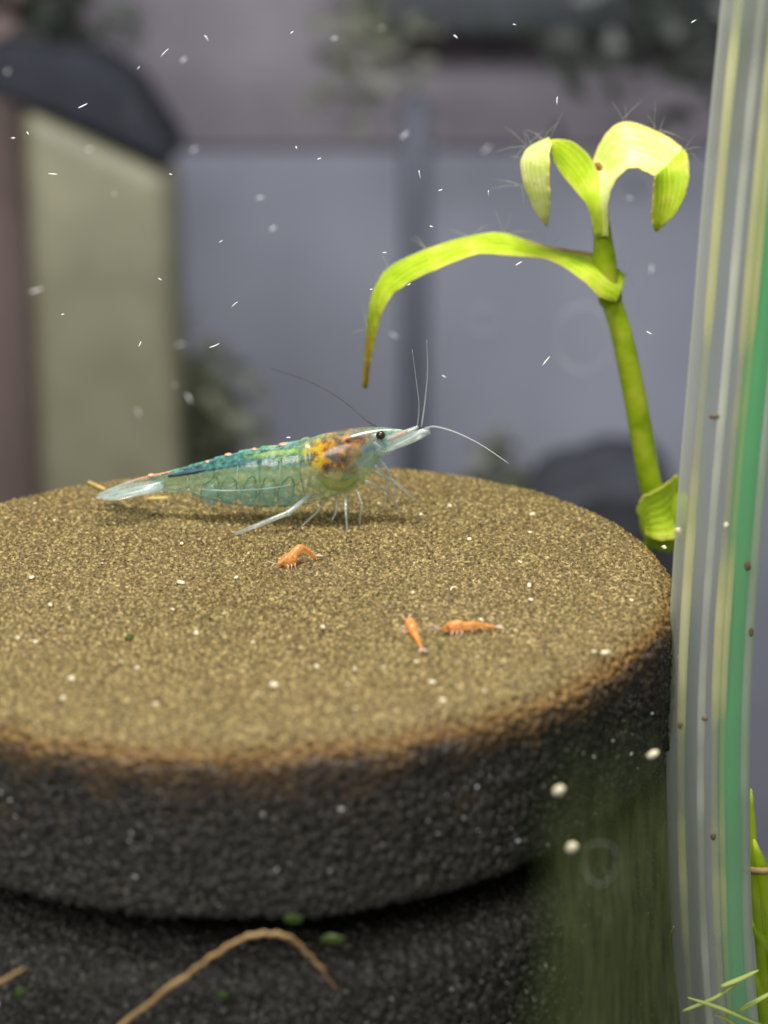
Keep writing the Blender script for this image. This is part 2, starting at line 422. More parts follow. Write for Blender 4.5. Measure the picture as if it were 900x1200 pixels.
def sponge(name, mat, parent, z_top, z_bot, rim, res, amp, cover_on, dr=0.0, inner=0.0):
    nth = int(2 * math.pi * 30.5 / res); Rm = 30.0 + dr
    prof = []                                     # (inset from rim, z, normal r, normal z)
    nt_ = int((Rm - inner - rim) / res)
    for i in range(nt_): prof.append((Rm - (inner + (Rm - rim - inner) * i / nt_), z_top, 0, 1))
    n = max(6, int(rim * 1.57 / res))
    for i in range(n):
        a = math.pi / 2 * i / n; prof.append((rim - rim * math.sin(a), z_top - rim + rim * math.cos(a), math.sin(a), math.cos(a)))
    rb = 0.8; h = z_top - rim - (z_bot + rb); n = int(h / res)
    for i in range(n): prof.append((0, z_top - rim - h * i / n, 1, 0))
    n = max(5, int(rb * 1.57 / res))
    for i in range(n + 1):
        a = math.pi / 2 * i / n; prof.append((rb - rb * math.cos(a), z_bot + rb - rb * math.sin(a), math.cos(a), -math.sin(a)))
    n = int(9 / (res * 3))
    for i in range(1, n + 1): prof.append((rb + 9 * i / n, z_bot, 0, -1))
    pr = np.array(prof); m = len(pr)
    th = np.arange(nth) * 2 * math.pi / nth
    R = rim_radius(th) + dr
    rr = np.maximum(0.02, R[None, :] * (1 - pr[:, 0:1] / Rm))
    X = rr * np.cos(th); Y = rr * np.sin(th); Z = np.repeat(pr[:, 1:2], nth, 1)
    N = np.stack([pr[:, 2:3] * np.cos(th), pr[:, 2:3] * np.sin(th), np.repeat(pr[:, 3:4], nth, 1)], -1).reshape(-1, 3)
    P = np.stack([X, Y, Z], -1).reshape(-1, 3)
    P += (np.stack([vnoise(P + 31 * q, res * 1.3) for q in range(3)], -1) - .5) * res * 0.7
    top_w = np.clip((P[:, 2] - z_top + 4.6) / 2.0, 0, 1) if cover_on else np.zeros(len(P))      # the fouled top is finer than the open foam of the side
    f1, f2 = worley(P + [200, 200, 200], 0.60)
    e1, e2 = worley(P + [250, 210, 290], 0.40)
    f1 = f1 * (1 - top_w) + e1 * top_w; f2 = f2 * (1 - top_w) + e2 * top_w
    amp = amp * (1 - .22 * top_w)
    g1, g2 = worley(P + [500, 300, 200], 0.33)
    low = vnoise(P + 300, 5.0) - .5; mid = vnoise(P + 90, 1.3) - .5
    pit = np.clip((0.62 - f1), 0, 1)              # open pores
    strut = np.clip(1 - (f2 - f1) * 2.2, 0, 1)
    hgt = amp * (-0.75 * pit + 0.35 * strut - 0.35 * np.clip(.6 - g1, 0, 1) + 0.35 * (vnoise(P + 700, 0.2) - .5)) + 0.30 * low + 0.10 * mid
    P = P + N * hgt[:, None]
    if cover_on:
        rc = (np.repeat(pr[:, 0:1], nth, 1)).reshape(-1)
        nz = N[:, 2]
        cov = np.clip(nz, 0, 1) ** 0.9 * 0.62 + 0.38 * np.clip(nz * 1.7 - .7, 0, 1)
        cov = cov + 0.14 * np.clip(1 - (-2.4 - P[:, 2]) / 1.6, 0, 1) * (P[:, 2] < -2.0) * (nz < .3)
        cov = np.clip(cov + 0.22 * (vnoise(P + 50, 2.2) - .5) + 0.22 * (vnoise(P + 80, .45) - .5), 0, 1) * np.clip((P[:, 2] + 9) / 3, 0, 1)
    else: cov = np.clip(N[:, 2], 0, 1) * 0.03
    base = np.array(parent['_base'])
    me = bpy.data.meshes.new(name)
    nv = m * nth; me.vertices.add(nv); me.vertices.foreach_set('co', ((P - base) * MM).astype(np.float32).ravel())
    i = np.arange(m - 1)[:, None] * nth; j = np.arange(nth)[None, :]; j2 = (j + 1) % nth
    F = np.stack([i + j, i + nth + j, i + nth + j2, i + j2], -1).reshape(-1, 4)
    nf = len(F); me.loops.add(nf * 4); me.polygons.add(nf)
    me.loops.foreach_set('vertex_index', F.ravel().astype(np.int32))
    me.polygons.foreach_set('loop_start', np.arange(0, nf * 4, 4, dtype=np.int32))
    me.polygons.foreach_set('loop_total', np.full(nf, 4, dtype=np.int32))
    me.polygons.foreach_set('use_smooth', np.ones(nf, dtype=bool))
    at_ = me.attributes.new('cover', 'FLOAT', 'POINT'); at_.data.foreach_set('value', cov.astype(np.float32))
    me.update(); me.validate(); me.materials.append(mat)
    o = bpy.data.objects.new(name, me); COL.objects.link(o); o.parent = parent
    o['_base'] = [float(b) for b in base]
    return o

def scatter(name, mat, parent, pts, normals, size, tint, seed, stretch=1.6):
    """many tiny irregular grains as one mesh"""
    rs = np.random.RandomState(seed); n = len(pts)
    oc = np.array([[1, 0, 0], [-1, 0, 0], [0, 1, 0], [0, -1, 0], [0, 0, 1], [0, 0, -1]], float)
    fc = np.array([[0, 2, 4], [2, 1, 4], [1, 3, 4], [3, 0, 4], [2, 0, 5], [1, 2, 5], [3, 1, 5], [0, 3, 5]])
    ax = rs.normal(size=(n, 3, 3)); q, _ = np.linalg.qr(ax)
    sc = size[:, None] * np.stack([rs.uniform(.9, stretch, n), rs.uniform(.5, 1, n), rs.uniform(.45, .9, n)], -1)
    V = (oc[None] * sc[:, None, :] * rs.uniform(.75, 1.25, (n, 6, 1))) @ q
    V = V + pts[:, None, :] + normals[:, None, :] * (size * .25)[:, None, None]
    F = (fc[None] + (np.arange(n) * 6)[:, None, None]).reshape(-1, 3)
    base = np.array(parent['_base']); me = bpy.data.meshes.new(name)
    me.vertices.add(n * 6); me.vertices.foreach_set('co', ((V.reshape(-1, 3) - base) * MM).astype(np.float32).ravel())
    nf = len(F); me.loops.add(nf * 3); me.polygons.add(nf)
    me.loops.foreach_set('vertex_index', F.ravel().astype(np.int32))
    me.polygons.foreach_set('loop_start', np.arange(0, nf * 3, 3, dtype=np.int32))
    me.polygons.foreach_set('loop_total', np.full(nf, 3, dtype=np.int32))
    me.polygons.foreach_set('use_smooth', np.ones(nf, dtype=bool))
    a_ = me.attributes.new('tint', 'FLOAT', 'POINT'); a_.data.foreach_set('value', np.repeat(tint, 6).astype(np.float32))
    me.update(); me.validate(); me.materials.append(mat)
    o = bpy.data.objects.new(name, me); COL.objects.link(o); o.parent = parent; o['kind'] = 'stuff'
    return o

m_sponge = sponge_material(); m_grain = grain_material(); m_fleck = fleck_material()
m_core = plain('black_filter_core', (0.008, 0.008, 0.009), (0.02, 0.02, 0.022), 200, 0.5, 0.3)
Z_UB, Z_LT, Z_LB = -11.7, -15.6, -62.0
flt = empty('sponge_filter', (0, 0, FLOOR_Z)); tag(flt, 'round charcoal sponge filter of two stacked sponges, tan debris on top', 'sponge filter')
up = sponge('upper_sponge', m_sponge, flt, 0.0, Z_UB, 2.4, 0.135, 0.70, True)
lo = sponge('lower_sponge', m_sponge, flt, Z_LT, Z_LB, 1.8, 0.2, 0.75, False, dr=0.0, inner=18.0)
MB().tube([(0, 0, FLOOR_Z + 4), (0, 0, -40), (0, 0, -3)], [13, 13, 13], 32).build('core_tube', m_core, flt)
MB().tube([(0, 0, FLOOR_Z), (0, 0, FLOOR_Z + 3), (0, 0, FLOOR_Z + 4)], [34, 34, 33], 40).build('base_plate', m_core, flt)
rs = np.random.RandomState(3)
def disc_pts(n, rmax=1.0):
    th = rs.uniform(0, 2 * np.pi, n); r = np.sqrt(rs.uniform(0, 1, n)) * (rim_radius(th) - 0.3) * rmax
    P = np.stack([r * np.cos(th), r * np.sin(th), np.zeros(n)], -1)
    dd = np.clip(r - (rim_radius(th) - 2.4), 0, 2.35)
    P[:, 2] = 0.30 * (vnoise(P + 300, 5.0) - .5) - 0.10 - (2.4 - np.sqrt(5.76 - dd ** 2))
    P = P[rs.uniform(0, 1, n) > dd / 2.2]
    return P
n = 52000
P = disc_pts(n); n = len(P); sz = np.clip(rs.lognormal(-2.45, .40, n), .04, .22)
o = scatter('debris_layer', m_grain, up, P, np.tile([0, 0, 1.0], (n, 1)), sz, np.clip(rs.beta(1.0, 1.6, n), 0, 1), 4)
P = disc_pts(2400); n = len(P)
scatter('debris_layer', m_grain, up, P + [0, 0, .06], np.tile([0, 0, 1.0], (n, 1)), np.clip(rs.lognormal(-2.5, .4, n), .05, .2), rs.uniform(.75, 1, n), 9)
def side_pts(n, z0, z1, rad=0.0):
    th = rs.uniform(-np.pi * .98, 0.15, n); z = rs.uniform(z0, z1, n); r = rim_radius(th) + rad
    return np.stack([r * np.cos(th), r * np.sin(th), z], -1), np.stack([np.cos(th), np.sin(th), 0 * th], -1)
n = 14000
P, N = side_pts(n, Z_UB + .6, -3.2, -0.12)  # side debris, with sparkle painted into its palest flecks
scatter('debris_layer', m_fleck, up, P, N, np.clip(rs.lognormal(-2.55, .40, n), .04, .22), rs.beta(.5, 3.2, n), 5)
P, N = side_pts(n, -34, Z_LT - 1.4, 0.08)
scatter('debris_layer', m_fleck, lo, P, N, np.clip(rs.lognormal(-2.55, .40, n), .04, .22), rs.beta(.5, 3.2, n), 6)

for host, z0, z1, sd in ((up, Z_UB + .8, -4.5, 15), (lo, -32, Z_LT - 2.2, 16)):  # pale flecks that paint sparkle on the sponge sides
    P, N = side_pts(170, z0, z1, 0.05)
    scatter('glint_flecks', m_fleck, host, P, N, np.clip(rs.lognormal(-2.3, .5, 170), .05, .24), rs.uniform(.35, 1, 170), sd)

# ------------------------------------------------------------------ airline tube
YT = -7.0
m_wallp = glassy('clear_vinyl', (0.92, 0.98, 0.88), 0.08, 0.26, 25, 0.12, (0.97, 0.985, 0.97), 0.45, gloss=0.07, color2=(0.70, 0.72, 0.70), edge=0.75)
m_bore = glassy('bore_surface', (0.62, 0.66, 0.66), 0.05, 0.16, 40, 0.15, (0.97, 0.97, 0.985), 0.45, gloss=0.04, edge=0.55)
m_gcore = glassy('green_plastic', (0.08, 0.76, 0.24), 0.55, 1.0, 60, 0.3, (0.80, 1.0, 0.85), 0.4, gloss=0.02, color2=(0.14, 0.82, 0.34), edge=-1.3)
m_glint = glassy('painted_highlight', (1.0, 0.97, 0.38), 0.15, 1.2, 45, 0.2, (1, 1, .95), 0.4, gloss=0.03, color2=(1.0, 0.98, 0.62), edge=-.7, lo=.42, hi=.58)  # yellow caustic lines of the tube, painted as pale strands
m_milk = glassy('painted_milky_highlight', (0.95, 0.95, 0.90), 0.2, 1.0, 60, 0.2, (1, 1, .98), 0.4, gloss=0.03, edge=-0.8, lo=.4, hi=.62)  # whitish tube reflections, painted the same way
cpx = [(-180, 923), (0, 901), (200, 880), (400, 862), (600, 844), (800, 831.5), (1000, 831), (1200, 842), (1500, 875)]
cpt = spline([at(x, y, YT) for y, x in cpx], 60)
end = [np.array([cpt[-1][0] + 8, YT + 8, -70]), np.array([cpt[-1][0] + 14, YT + 14, FLOOR_Z + 3.2])]
path = cpt + end
tb = empty('airline_tube', path[-1] - [0, 0, 3.2]); tag(tb, 'clear airline tube with green stripe running beside the sponge', 'tube')
k = ppm(YT)
R0 = 50.5 / k
MB().tube(path, R0, 40).build('outer_wall', m_wallp, tb)
def off(dx, dy): return [p + np.array([dx, dy, 0]) for p in path]
MB().tube(off(-0.75, 0.2), R0 * 0.50, 32).build('bore', m_bore, tb)
MB().tube(off(1.60, -0.35), 0.98, 24).build('green_stripe', m_gcore, tb)
MB().tube(off(0.15, -1.9), [0.34] * len(path), 14).build('painted_highlight', m_glint, tb)  # strands that paint the tube's highlights, no real seams
MB().tube(off(0.72, -1.75), [0.26] * len(path), 14).build('painted_highlight', m_glint, tb)
MB().tube(off(-2.15, -1.2), [0.34] * len(path), 14).build('painted_highlight', m_glint, tb)
MB().tube(off(-0.9, -2.2), [0.30] * len(path), 14).build('painted_highlight', m_milk, tb)
MB().tube(off(2.45, -1.0), [0.34] * len(path), 14).build('painted_highlight', m_milk, tb)

# specks stuck on the tube
m_speck = plain('brown_speck', (0.07, 0.05, 0.025), (0.20, 0.16, 0.09), 3000, 0.6, 0.3)
m_white = plain('cream_grain', (0.42, 0.37, 0.22), (0.82, 0.77, 0.58), 2500, 0.4, 0.5, 0.00006)
rnd = random.Random(21)
def tube_front(px, py):
    y0 = None
    for y in np.linspace(YT - R0 - 1, YT + R0 + 1, 260):
        p = at(px, py, y)
        c = min(path, key=lambda q: abs(q[2] - p[2])); i = [id(q) for q in path].index(id(c))
        j = i + 1 if i + 1 < len(path) and path[i + 1][2] <= p[2] <= c[2] else max(i - 1, 0)
        d = path[j]; t = (p[2] - c[2]) / (d[2] - c[2] + 1e-9); cx = c[0] + (d[0] - c[0]) * t; cy = c[1] + (d[1] - c[1]) * t
        if (p[0] - cx) ** 2 + (p[1] - cy) ** 2 <= R0 ** 2 * 1.03: return p
    return at(px, py, YT)
for px, py, L, W, m_, lab in [(837, 488, 6, 3.2, m_speck, 'brown speck stuck on the clear tube beside the plant stem'),
                         (876, 663, 4, 6, m_speck, 'brown speck stuck over the green stripe of the tube'),
                         (880, 741, 3.2, 5.5, m_speck, 'dark speck on the tube beside the lavender background'),
                         (826, 842, 4, 3, m_speck, 'small dark speck on the pale painted highlight of the tube'),
                         (836, 980, 3.4, 5.2, m_speck, 'olive speck on the tube level with the sponge gap'),
                         (795, 622, 4.5, 4, m_white, 'cream grain stuck on the edge of the tube near the sponge rim'),
                         (797, 850, 3, 4, m_speck, 'tiny speck on the darker bore of the tube'),
                         (851, 616, 3, 4, m_white, 'pale speck on the tube level with the plant bulb')]:
    p = tube_front(px, py)
    o = MB().blob(p, (L / k, 0.12, W / k), None, 10, 7, 0.15, rnd).build('speck', m_, None, p)
    tag(o, lab, 'speck', 'specks stuck on the airline tube')

# ------------------------------------------------------------------ plant behind the sponge
YP = 27.0
kp = ppm(YP)
m_stem = leafy('lime_stem', [(0.3, (0.28, 0.42, 0.010)), (0.5, (0.44, 0.58, 0.02)), (0.72, (0.60, 0.64, 0.07))], 420, 0.5)
m_leaf = leafy('lime_leaf', [(0.28, (0.40, 0.56, 0.010)), (0.55, (0.62, 0.76, 0.02)), (0.78, (0.82, 0.84, 0.22))], 320, 0.55, 0.35)
m_pale = leafy('pale_lime_leaf', [(0.28, (0.54, 0.62, 0.10)), (0.5, (0.76, 0.78, 0.26)), (0.72, (0.82, 0.85, 0.58))], 420, 0.4, 0.35)
m_brownedge = leafy('rusty_leaf_edge', [(0.3, (0.28, 0.13, 0.02)), (0.7, (0.52, 0.36, 0.06))], 500, 0.4)
m_hair = glassy('fine_algae_hair', (0.6, 0.65, 0.55), 0.22, 0.22, 0, gloss=0.0)
def P3(px, py, dy=0.0): return at(px, py, YP + dy)
def leaf_material(name, body, rim, vein, trans=.55):
    m, nt, out = new_mat(name)
    u, v = attr(nt, 'across'), attr(nt, 'along'); co = coords(nt)
    f = noise(nt, 420, 4, .6, co); g = noise(nt, 1700, 3, .6, co)
    c = ramp(nt, f, body)
    st = math_n(nt, 'SINE', math_n(nt, 'MULTIPLY', u, 44.0)); st = maprange(nt, st, .2, 1, 0, .5)
    c = mixc(nt, st, c, vein)
    e = math_n(nt, 'ABSOLUTE', math_n(nt, 'SUBTRACT', u, .5))
    e = math_n(nt, 'ADD', e, math_n(nt, 'MULTIPLY', math_n(nt, 'SUBTRACT', g, .5), .22))
    c = mixc(nt, maprange(nt, e, .40, .52, 0, .85), c, rim)
    c = mixc(nt, maprange(nt, g, .62, .72, 0, .5), c, (0.42, 0.36, 0.05))
    tp = math_n(nt, 'ADD', v, math_n(nt, 'MULTIPLY', math_n(nt, 'SUBTRACT', g, .5), .35))
    c = mixc(nt, maprange(nt, tp, .84, .98, 0, .8), c, (0.40, 0.30, 0.03))
    p = principled(nt, c, .42, .35, bump(nt, math_n(nt, 'ADD', math_n(nt, 'MULTIPLY', st, .5), f), .0002, .7))
    t = node(nt, 'ShaderNodeBsdfTranslucent'); link(nt, c, t.inputs['Color'])
    mx = node(nt, 'ShaderNodeMixShader'); mx.inputs[0].default_value = trans
    link(nt, p.outputs[0], mx.inputs[1]); link(nt, t.outputs[0], mx.inputs[2]); link(nt, mx.outputs[0], out.inputs[0])
    return m
m_leaf = leaf_material('lime_leaf', [(0.3, (0.40, 0.62, 0.012)), (0.5, (0.58, 0.76, 0.03)), (0.72, (0.80, 0.86, 0.16))], (0.80, 0.72, 0.20), (0.80, 0.86, 0.12))
m_pale = leaf_material('pale_lime_leaf', [(0.3, (0.56, 0.68, 0.12)), (0.5, (0.76, 0.82, 0.34)), (0.72, (0.86, 0.90, 0.66))], (0.84, 0.74, 0.16), (0.70, 0.76, 0.25), .45)
def blade(name, A, B, n, cross, bulge, mat, parent, rag=.12, sd=1, tipped=1.0):
    rr = random.Random(sd); rmax = len(A)
    mb_ = MB().ribbon(A, B, n, cross, bulge); c1 = cross + 1
    for i in range(n):
        for j_, side in ((0, 1), (cross, -1)):
            o_, q_ = i * c1 + j_, i * c1 + (cross - j_)
            a_, b_ = np.array(mb_.v[o_]), np.array(mb_.v[q_]); w_ = np.linalg.norm(b_ - a_)
            if w_ > .3: mb_.v[o_] = tuple(a_ + (b_ - a_) / w_ * rr.uniform(-.5, 1) * rag + np.array([0, rr.uniform(-1, 1) * rag, 0]))
    o = mb_.build(name, mat, parent, solid=.10, sub=1)
    for nm, fn in (('across', lambda i: (i % c1) / cross), ('along', lambda i: (i // c1) / (n - 1) * tipped)):
        t_ = o.data.attributes.new(nm, 'FLOAT', 'POINT'); t_.data.foreach_set('value', [fn(i) for i in range(len(o.data.vertices))])
    return o
pb = P3(772, 640); pb[2] = FLOOR_Z
pln = empty('stem_plant', (pb[0], YP, FLOOR_Z)); tag(pln, 'bright lime seedling with drooping leaves rising behind the sponge', 'plant')
sp = spline([P3(778, 610), P3(763, 570), P3(752, 510), P3(741, 450), P3(728, 390), P3(716, 350), P3(709, 310), P3(706, 275), P3(702, 245), P3(699, 222)], 40)
rp = np.interp(np.linspace(0, 1, 40), [0, .1, .3, .55, .62, .68, .75, .85, .95, 1], [15, 13.5, 13, 11.5, 12, 13.5, 10.5, 9.5, 10.5, 8]) / kp
MB().tube(sp, list(rp), 18).build('stem', m_stem, pln)
MB().blob(P3(715, 348), (13.5 / kp, 13 / kp, 16 / kp), None, 16, 10).build('node', m_stem, pln)
# long arching leaf
eA = [P3(733, 322, 1), P3(712, 305, 1.5), P3(690, 299, 2), P3(640, 291, 2.4), P3(590, 273, 2.6), P3(550, 277, 2.6), P3(500, 292, 2.4), P3(455, 314, 2), P3(436, 345, 1.6), P3(430, 385, 1), P3(424, 453, 0)]
eB = [P3(722, 356, -1.2), P3(703, 349, -2.2), P3(683, 330, -2.4), P3(645, 306, -1.5), P3(600, 301, -2), P3(560, 299, -2.6), P3(520, 313, -2.6), P3(485, 329, -2.4), P3(456, 352, -2), P3(442, 392, -1.2), P3(430, 456, -.2)]
lf = blade('leaf', eA, eB, 60, 10, 0.10, m_leaf, pln, .14, 1)
MB().tube(spline([p + np.array([0, 0, .05]) for p in eA[1:5]], 20), list(np.interp(np.linspace(0, 1, 20), [0, .3, .7, 1], [.05, .2, .2, .05])), 8).build('leaf_edge', m_brownedge, lf)
MB().tube(spline([(eA[i] + eB[i]) / 2 + np.array([0, -.25, 0]) for i in (8, 9, 10)], 14), list(np.interp(np.linspace(0, 1, 14), [0, .6, 1], [.06, .34, .12])), 8, .6).build('leaf_tip', m_brownedge, lf)
# two curled top leaves: the rise shows the green underside, the fold the pale upper side
lA = [P3(714, 276, -1.2), P3(711, 238, -1.2), P3(703, 205, 0), P3(690, 180, .8), P3(668, 164, .8), P3(645, 163, 0)]
lB = [P3(697, 276, -1.6), P3(688, 242, -2.1), P3(672, 222, -2.2), P3(656, 202, -2.6), P3(648, 186, -3), P3(647, 168, -3)]
lf2 = blade('leaf', lA, lB, 26, 8, -0.12, m_leaf, pln, .10, 2, .5)
lA2 = [P3(645, 163, 0), P3(620, 172, -1), P3(609, 190, -2), P3(614, 218, -2.8), P3(627, 248, -3), P3(640, 265, -3)]
lB2 = [P3(647, 168, -3), P3(645, 180, -3.6), P3(645, 200, -4), P3(646, 225, -3.8), P3(645, 245, -3.4), P3(642, 266, -3)]
blade('leaf_fold', lA2, lB2, 30, 8, 0.12, m_pale, lf2, .10, 3)
rA = [P3(697, 278, -1.2), P3(690, 228, -.6), P3(694, 190, 1.2), P3(708, 158, 2), P3(732, 142, 2), P3(768, 152, 1.5), P3(803, 173, .3)]
rB = [P3(714, 278, -1.5), P3(713, 240, -2), P3(719, 217, -2.4), P3(730, 202, -2.6), P3(745, 197, -2.8), P3(760, 203, -3), P3(767, 207, -3.2)]
lf3 = blade('leaf', rA, rB, 36, 10, 0.12, m_pale, pln, .12, 4, .5)
rA2 = [P3(803, 173, .3), P3(807, 186, -1), P3(808, 208, -2), P3(803, 232, -2.4), P3(789, 254, -2.4), P3(771, 271, -2.2)]
rB2 = [P3(767, 207, -3.2), P3(765, 220, -3.2), P3(764, 238, -3), P3(763, 252, -2.8), P3(764, 262, -2.6), P3(768, 272, -2.2)]
blade('leaf_fold', rA2, rB2, 30, 10, 0.10, m_leaf, lf3, .10, 5)
MB().blob(P3(704, 198, .6), (4 / kp, .3, 9 / kp), [(.8, 0, .6), (0, 1, 0), (-.6, 0, .8)], 12, 8, .1, rnd).build('bud', m_brownedge, pln)
# swollen base with a collar, roots down to the floor
bc = P3(782, 608, -0.6)
bulb = MB().blob(bc, (34 / kp, 26 / kp, 42 / kp), None, 14, 10, .06, rnd).build('bulb', m_stem, pln, sub=1)
blade('collar', [P3(745, 600, -2), P3(752, 582, -3), P3(775, 570, -3.2), P3(793, 556, -2), P3(800, 566, -1)], [P3(756, 628, -2.4), P3(770, 634, -3.4), P3(788, 634, -3.6), P3(798, 626, -2.6), P3(802, 612, -1)], 24, 8, .12, m_leaf, bulb, .16, 6, .5)
for q in range(4):
    b1 = bc + np.array([rnd.uniform(-.5, .5), rnd.uniform(0, 1.5), -2.2]); b2 = np.array([bc[0] + rnd.uniform(-2, 3), YP + rnd.uniform(2, 12), FLOOR_Z + .3])
    MB().tube(spline([b1, b1 + [-2, 3, -8], (b1 * .7 + b2 * .3) + [-7, 0, 0], (b1 * .3 + b2 * .7) + rnd.uniform(-1, 1), b2], 20), .3, 6).build('root', m_stem, pln)
mbh = MB()
for i in range(90):
    if i < 34: x, y = rnd.choice([(612, 185), (620, 170), (640, 163), (735, 142), (805, 178), (800, 170), (770, 152), (612, 215)])
    else: t = rnd.random(); q = eA[int(t * 10)]; x, y = None, None
    p0 = P3(x + rnd.uniform(-6, 6), y + rnd.uniform(-4, 4), 0) if x else q + np.array([0, -.5, 0])
    d = np.array([rnd.gauss(0, 1), rnd.gauss(0, .4), rnd.gauss(.5, .8)]); d /= np.linalg.norm(d); l = rnd.uniform(1.0, 2.8)
    mbh.tube([p0, p0 + d * l * .5 + [0, 0, .1], p0 + d * l], [.035, .03, .015], 4)
tag(mbh.build('algae_hair', m_hair, pln), kind='stuff')

# ------------------------------------------------------------------ the large shrimp
YS = 11.5
def S(px, py, dy=0.0): return at(px, py, YS + (330 - px) * 0.006 + dy)
ks = ppm(YS)
def shell_material():
    m, nt, out = new_mat('blue_green_shell')
    co = coords(nt)
    f = noise(nt, 700, 3, .6, co); f2 = noise(nt, 2600, 2, .6, co)
    c = ramp(nt, f, [(0.3, (0.05, 0.42, 0.48)), (0.5, (0.20, 0.66, 0.60)), (0.7, (0.62, 0.90, 0.76))])
    a = math_n(nt, 'MULTIPLY', maprange(nt, f2, .36, .66, .05, .46), attr(nt, 'dens'))
    lw = node(nt, 'ShaderNodeLayerWeight'); lw.inputs['Blend'].default_value = 0.5
    a = math_n(nt, 'ADD', a, math_n(nt, 'MULTIPLY', math_n(nt, 'POWER', lw.outputs['Facing'], 2.4), .40), True)
    pg = attr(nt, 'pig'); f3 = noise(nt, 1300, 4, .65, co); f4 = noise(nt, 480, 2, .5, co)
    pc = ramp(nt, f3, [(0.36, (0.06, 0.014, 0.005)), (0.46, (0.30, 0.075, 0.004)), (0.55, (0.80, 0.32, 0.008)), (0.66, (0.95, 0.62, 0.04))])
    pw = math_n(nt, 'MULTIPLY', pg, maprange(nt, f4, .30, .58, .6, 1.25), True)
    c = mixc(nt, pw, c, pc); a = math_n(nt, 'ADD', a, math_n(nt, 'MULTIPLY', pw, maprange(nt, f3, .3, .7, 1.0, .55)), True)
    gr = attr(nt, 'lime'); gw = math_n(nt, 'MULTIPLY', gr, maprange(nt, f3, .40, .62, 0, .9), True)
    c = mixc(nt, gw, c, (0.72, 0.80, 0.10)); a = math_n(nt, 'ADD', a, math_n(nt, 'MULTIPLY', gw, .35), True)
    d = node(nt, 'ShaderNodeBsdfDiffuse'); link(nt, c, d.inputs['Color'])
    tl = node(nt, 'ShaderNodeBsdfTranslucent'); link(nt, c, tl.inputs['Color'])
    m1 = node(nt, 'ShaderNodeMixShader'); m1.inputs[0].default_value = .5
    link(nt, d.outputs[0], m1.inputs[1]); link(nt, tl.outputs[0], m1.inputs[2])
    tr = node(nt, 'ShaderNodeBsdfTransparent'); tr.inputs['Color'].default_value = (.955, .99, .985, 1)
    m2 = node(nt, 'ShaderNodeMixShader'); link(nt, a, m2.inputs[0])
    link(nt, tr.outputs[0], m2.inputs[1]); link(nt, m1.outputs[0], m2.inputs[2])
    g = node(nt, 'ShaderNodeBsdfGlossy'); g.inputs['Roughness'].default_value = .17
    m3 = node(nt, 'ShaderNodeMixShader'); m3.inputs[0].default_value = .032
    link(nt, m2.outputs[0], m3.inputs[1]); link(nt, g.outputs[0], m3.inputs[2])
    link(nt, m3.outputs[0], out.inputs[0])
    return m
m_shell = shell_material()
m_fin = glassy('clear_tail_fin', (0.66, 0.78, 0.76), 0.22, 0.5, 900, .25, (.94, .99, .98), .5, gloss=.07)
m_pleo = glassy('clear_swimming_leg', (0.42, 0.66, 0.60), 0.02, 0.34, 1300, .25, (.97, .99, .99), .5, gloss=.04)
m_limb = glassy('clear_limb', (0.72, 0.80, 0.78), 0.28, 0.62, 900, .2, (.95, .99, .99), .5, gloss=.09)
m_gut = plain('dark_blue_gut', (0.010, 0.035, 0.06), (0.03, 0.10, 0.13), 900, .5)
m_saddle = glassy('yellow_green_saddle', (0.40, 0.62, 0.03), 0.45, 1.0, 1100, .4, trans=.3, gloss=.02, color2=(0.92, 0.90, 0.06))
m_orange = glassy('orange_organ', (0.40, 0.12, 0.005), 0.65, 1.0, 900, .5, trans=.3, gloss=.01, color2=(0.86, 0.44, 0.03), edge=-.7)
m_yellow = glassy('yellow_organ', (0.62, 0.52, 0.03), 0.35, 0.95, 1000, .5, trans=.3, gloss=.01, color2=(0.85, 0.74, 0.12), edge=-.5)
m_maroon = glassy('red_brown_patch', (0.16, 0.045, 0.025), 0.30, 1.0, 1300, .5, trans=.2, gloss=.01, color2=(0.38, 0.15, 0.09), edge=-.4)
m_eye = plain('brown_black_eye', (0.012, 0.006, 0.003), (0.05, 0.025, 0.012), 1500, .15, .6)
m_coral = plain('coral_spot', (0.60, 0.25, 0.14), (0.85, 0.45, 0.30), 1500, .4)
m_spotp = glassy('pale_coral_spot', (0.85, 0.50, 0.36), 0.2, 0.8, 1800, .4, trans=.4, gloss=.03)
m_green = glassy('pale_green_tissue', (0.45, 0.60, 0.32), 0.06, 0.34, 900, .4, (.95, 1, .92), .5, gloss=.02, color2=(.55, .62, .3))
m_teal = glassy('teal_outline', (0.03, 0.22, 0.18), 0.05, 0.75, 1600, .4, (.8, .95, .9), .5, gloss=.03)
m_ant = glassy('antenna', (0.75, 0.80, 0.80), 0.55, 0.55, 0, gloss=.04)
m_antd = plain('dark_antenna', (0.03, 0.025, 0.03), (0.06, 0.05, 0.055), 900)

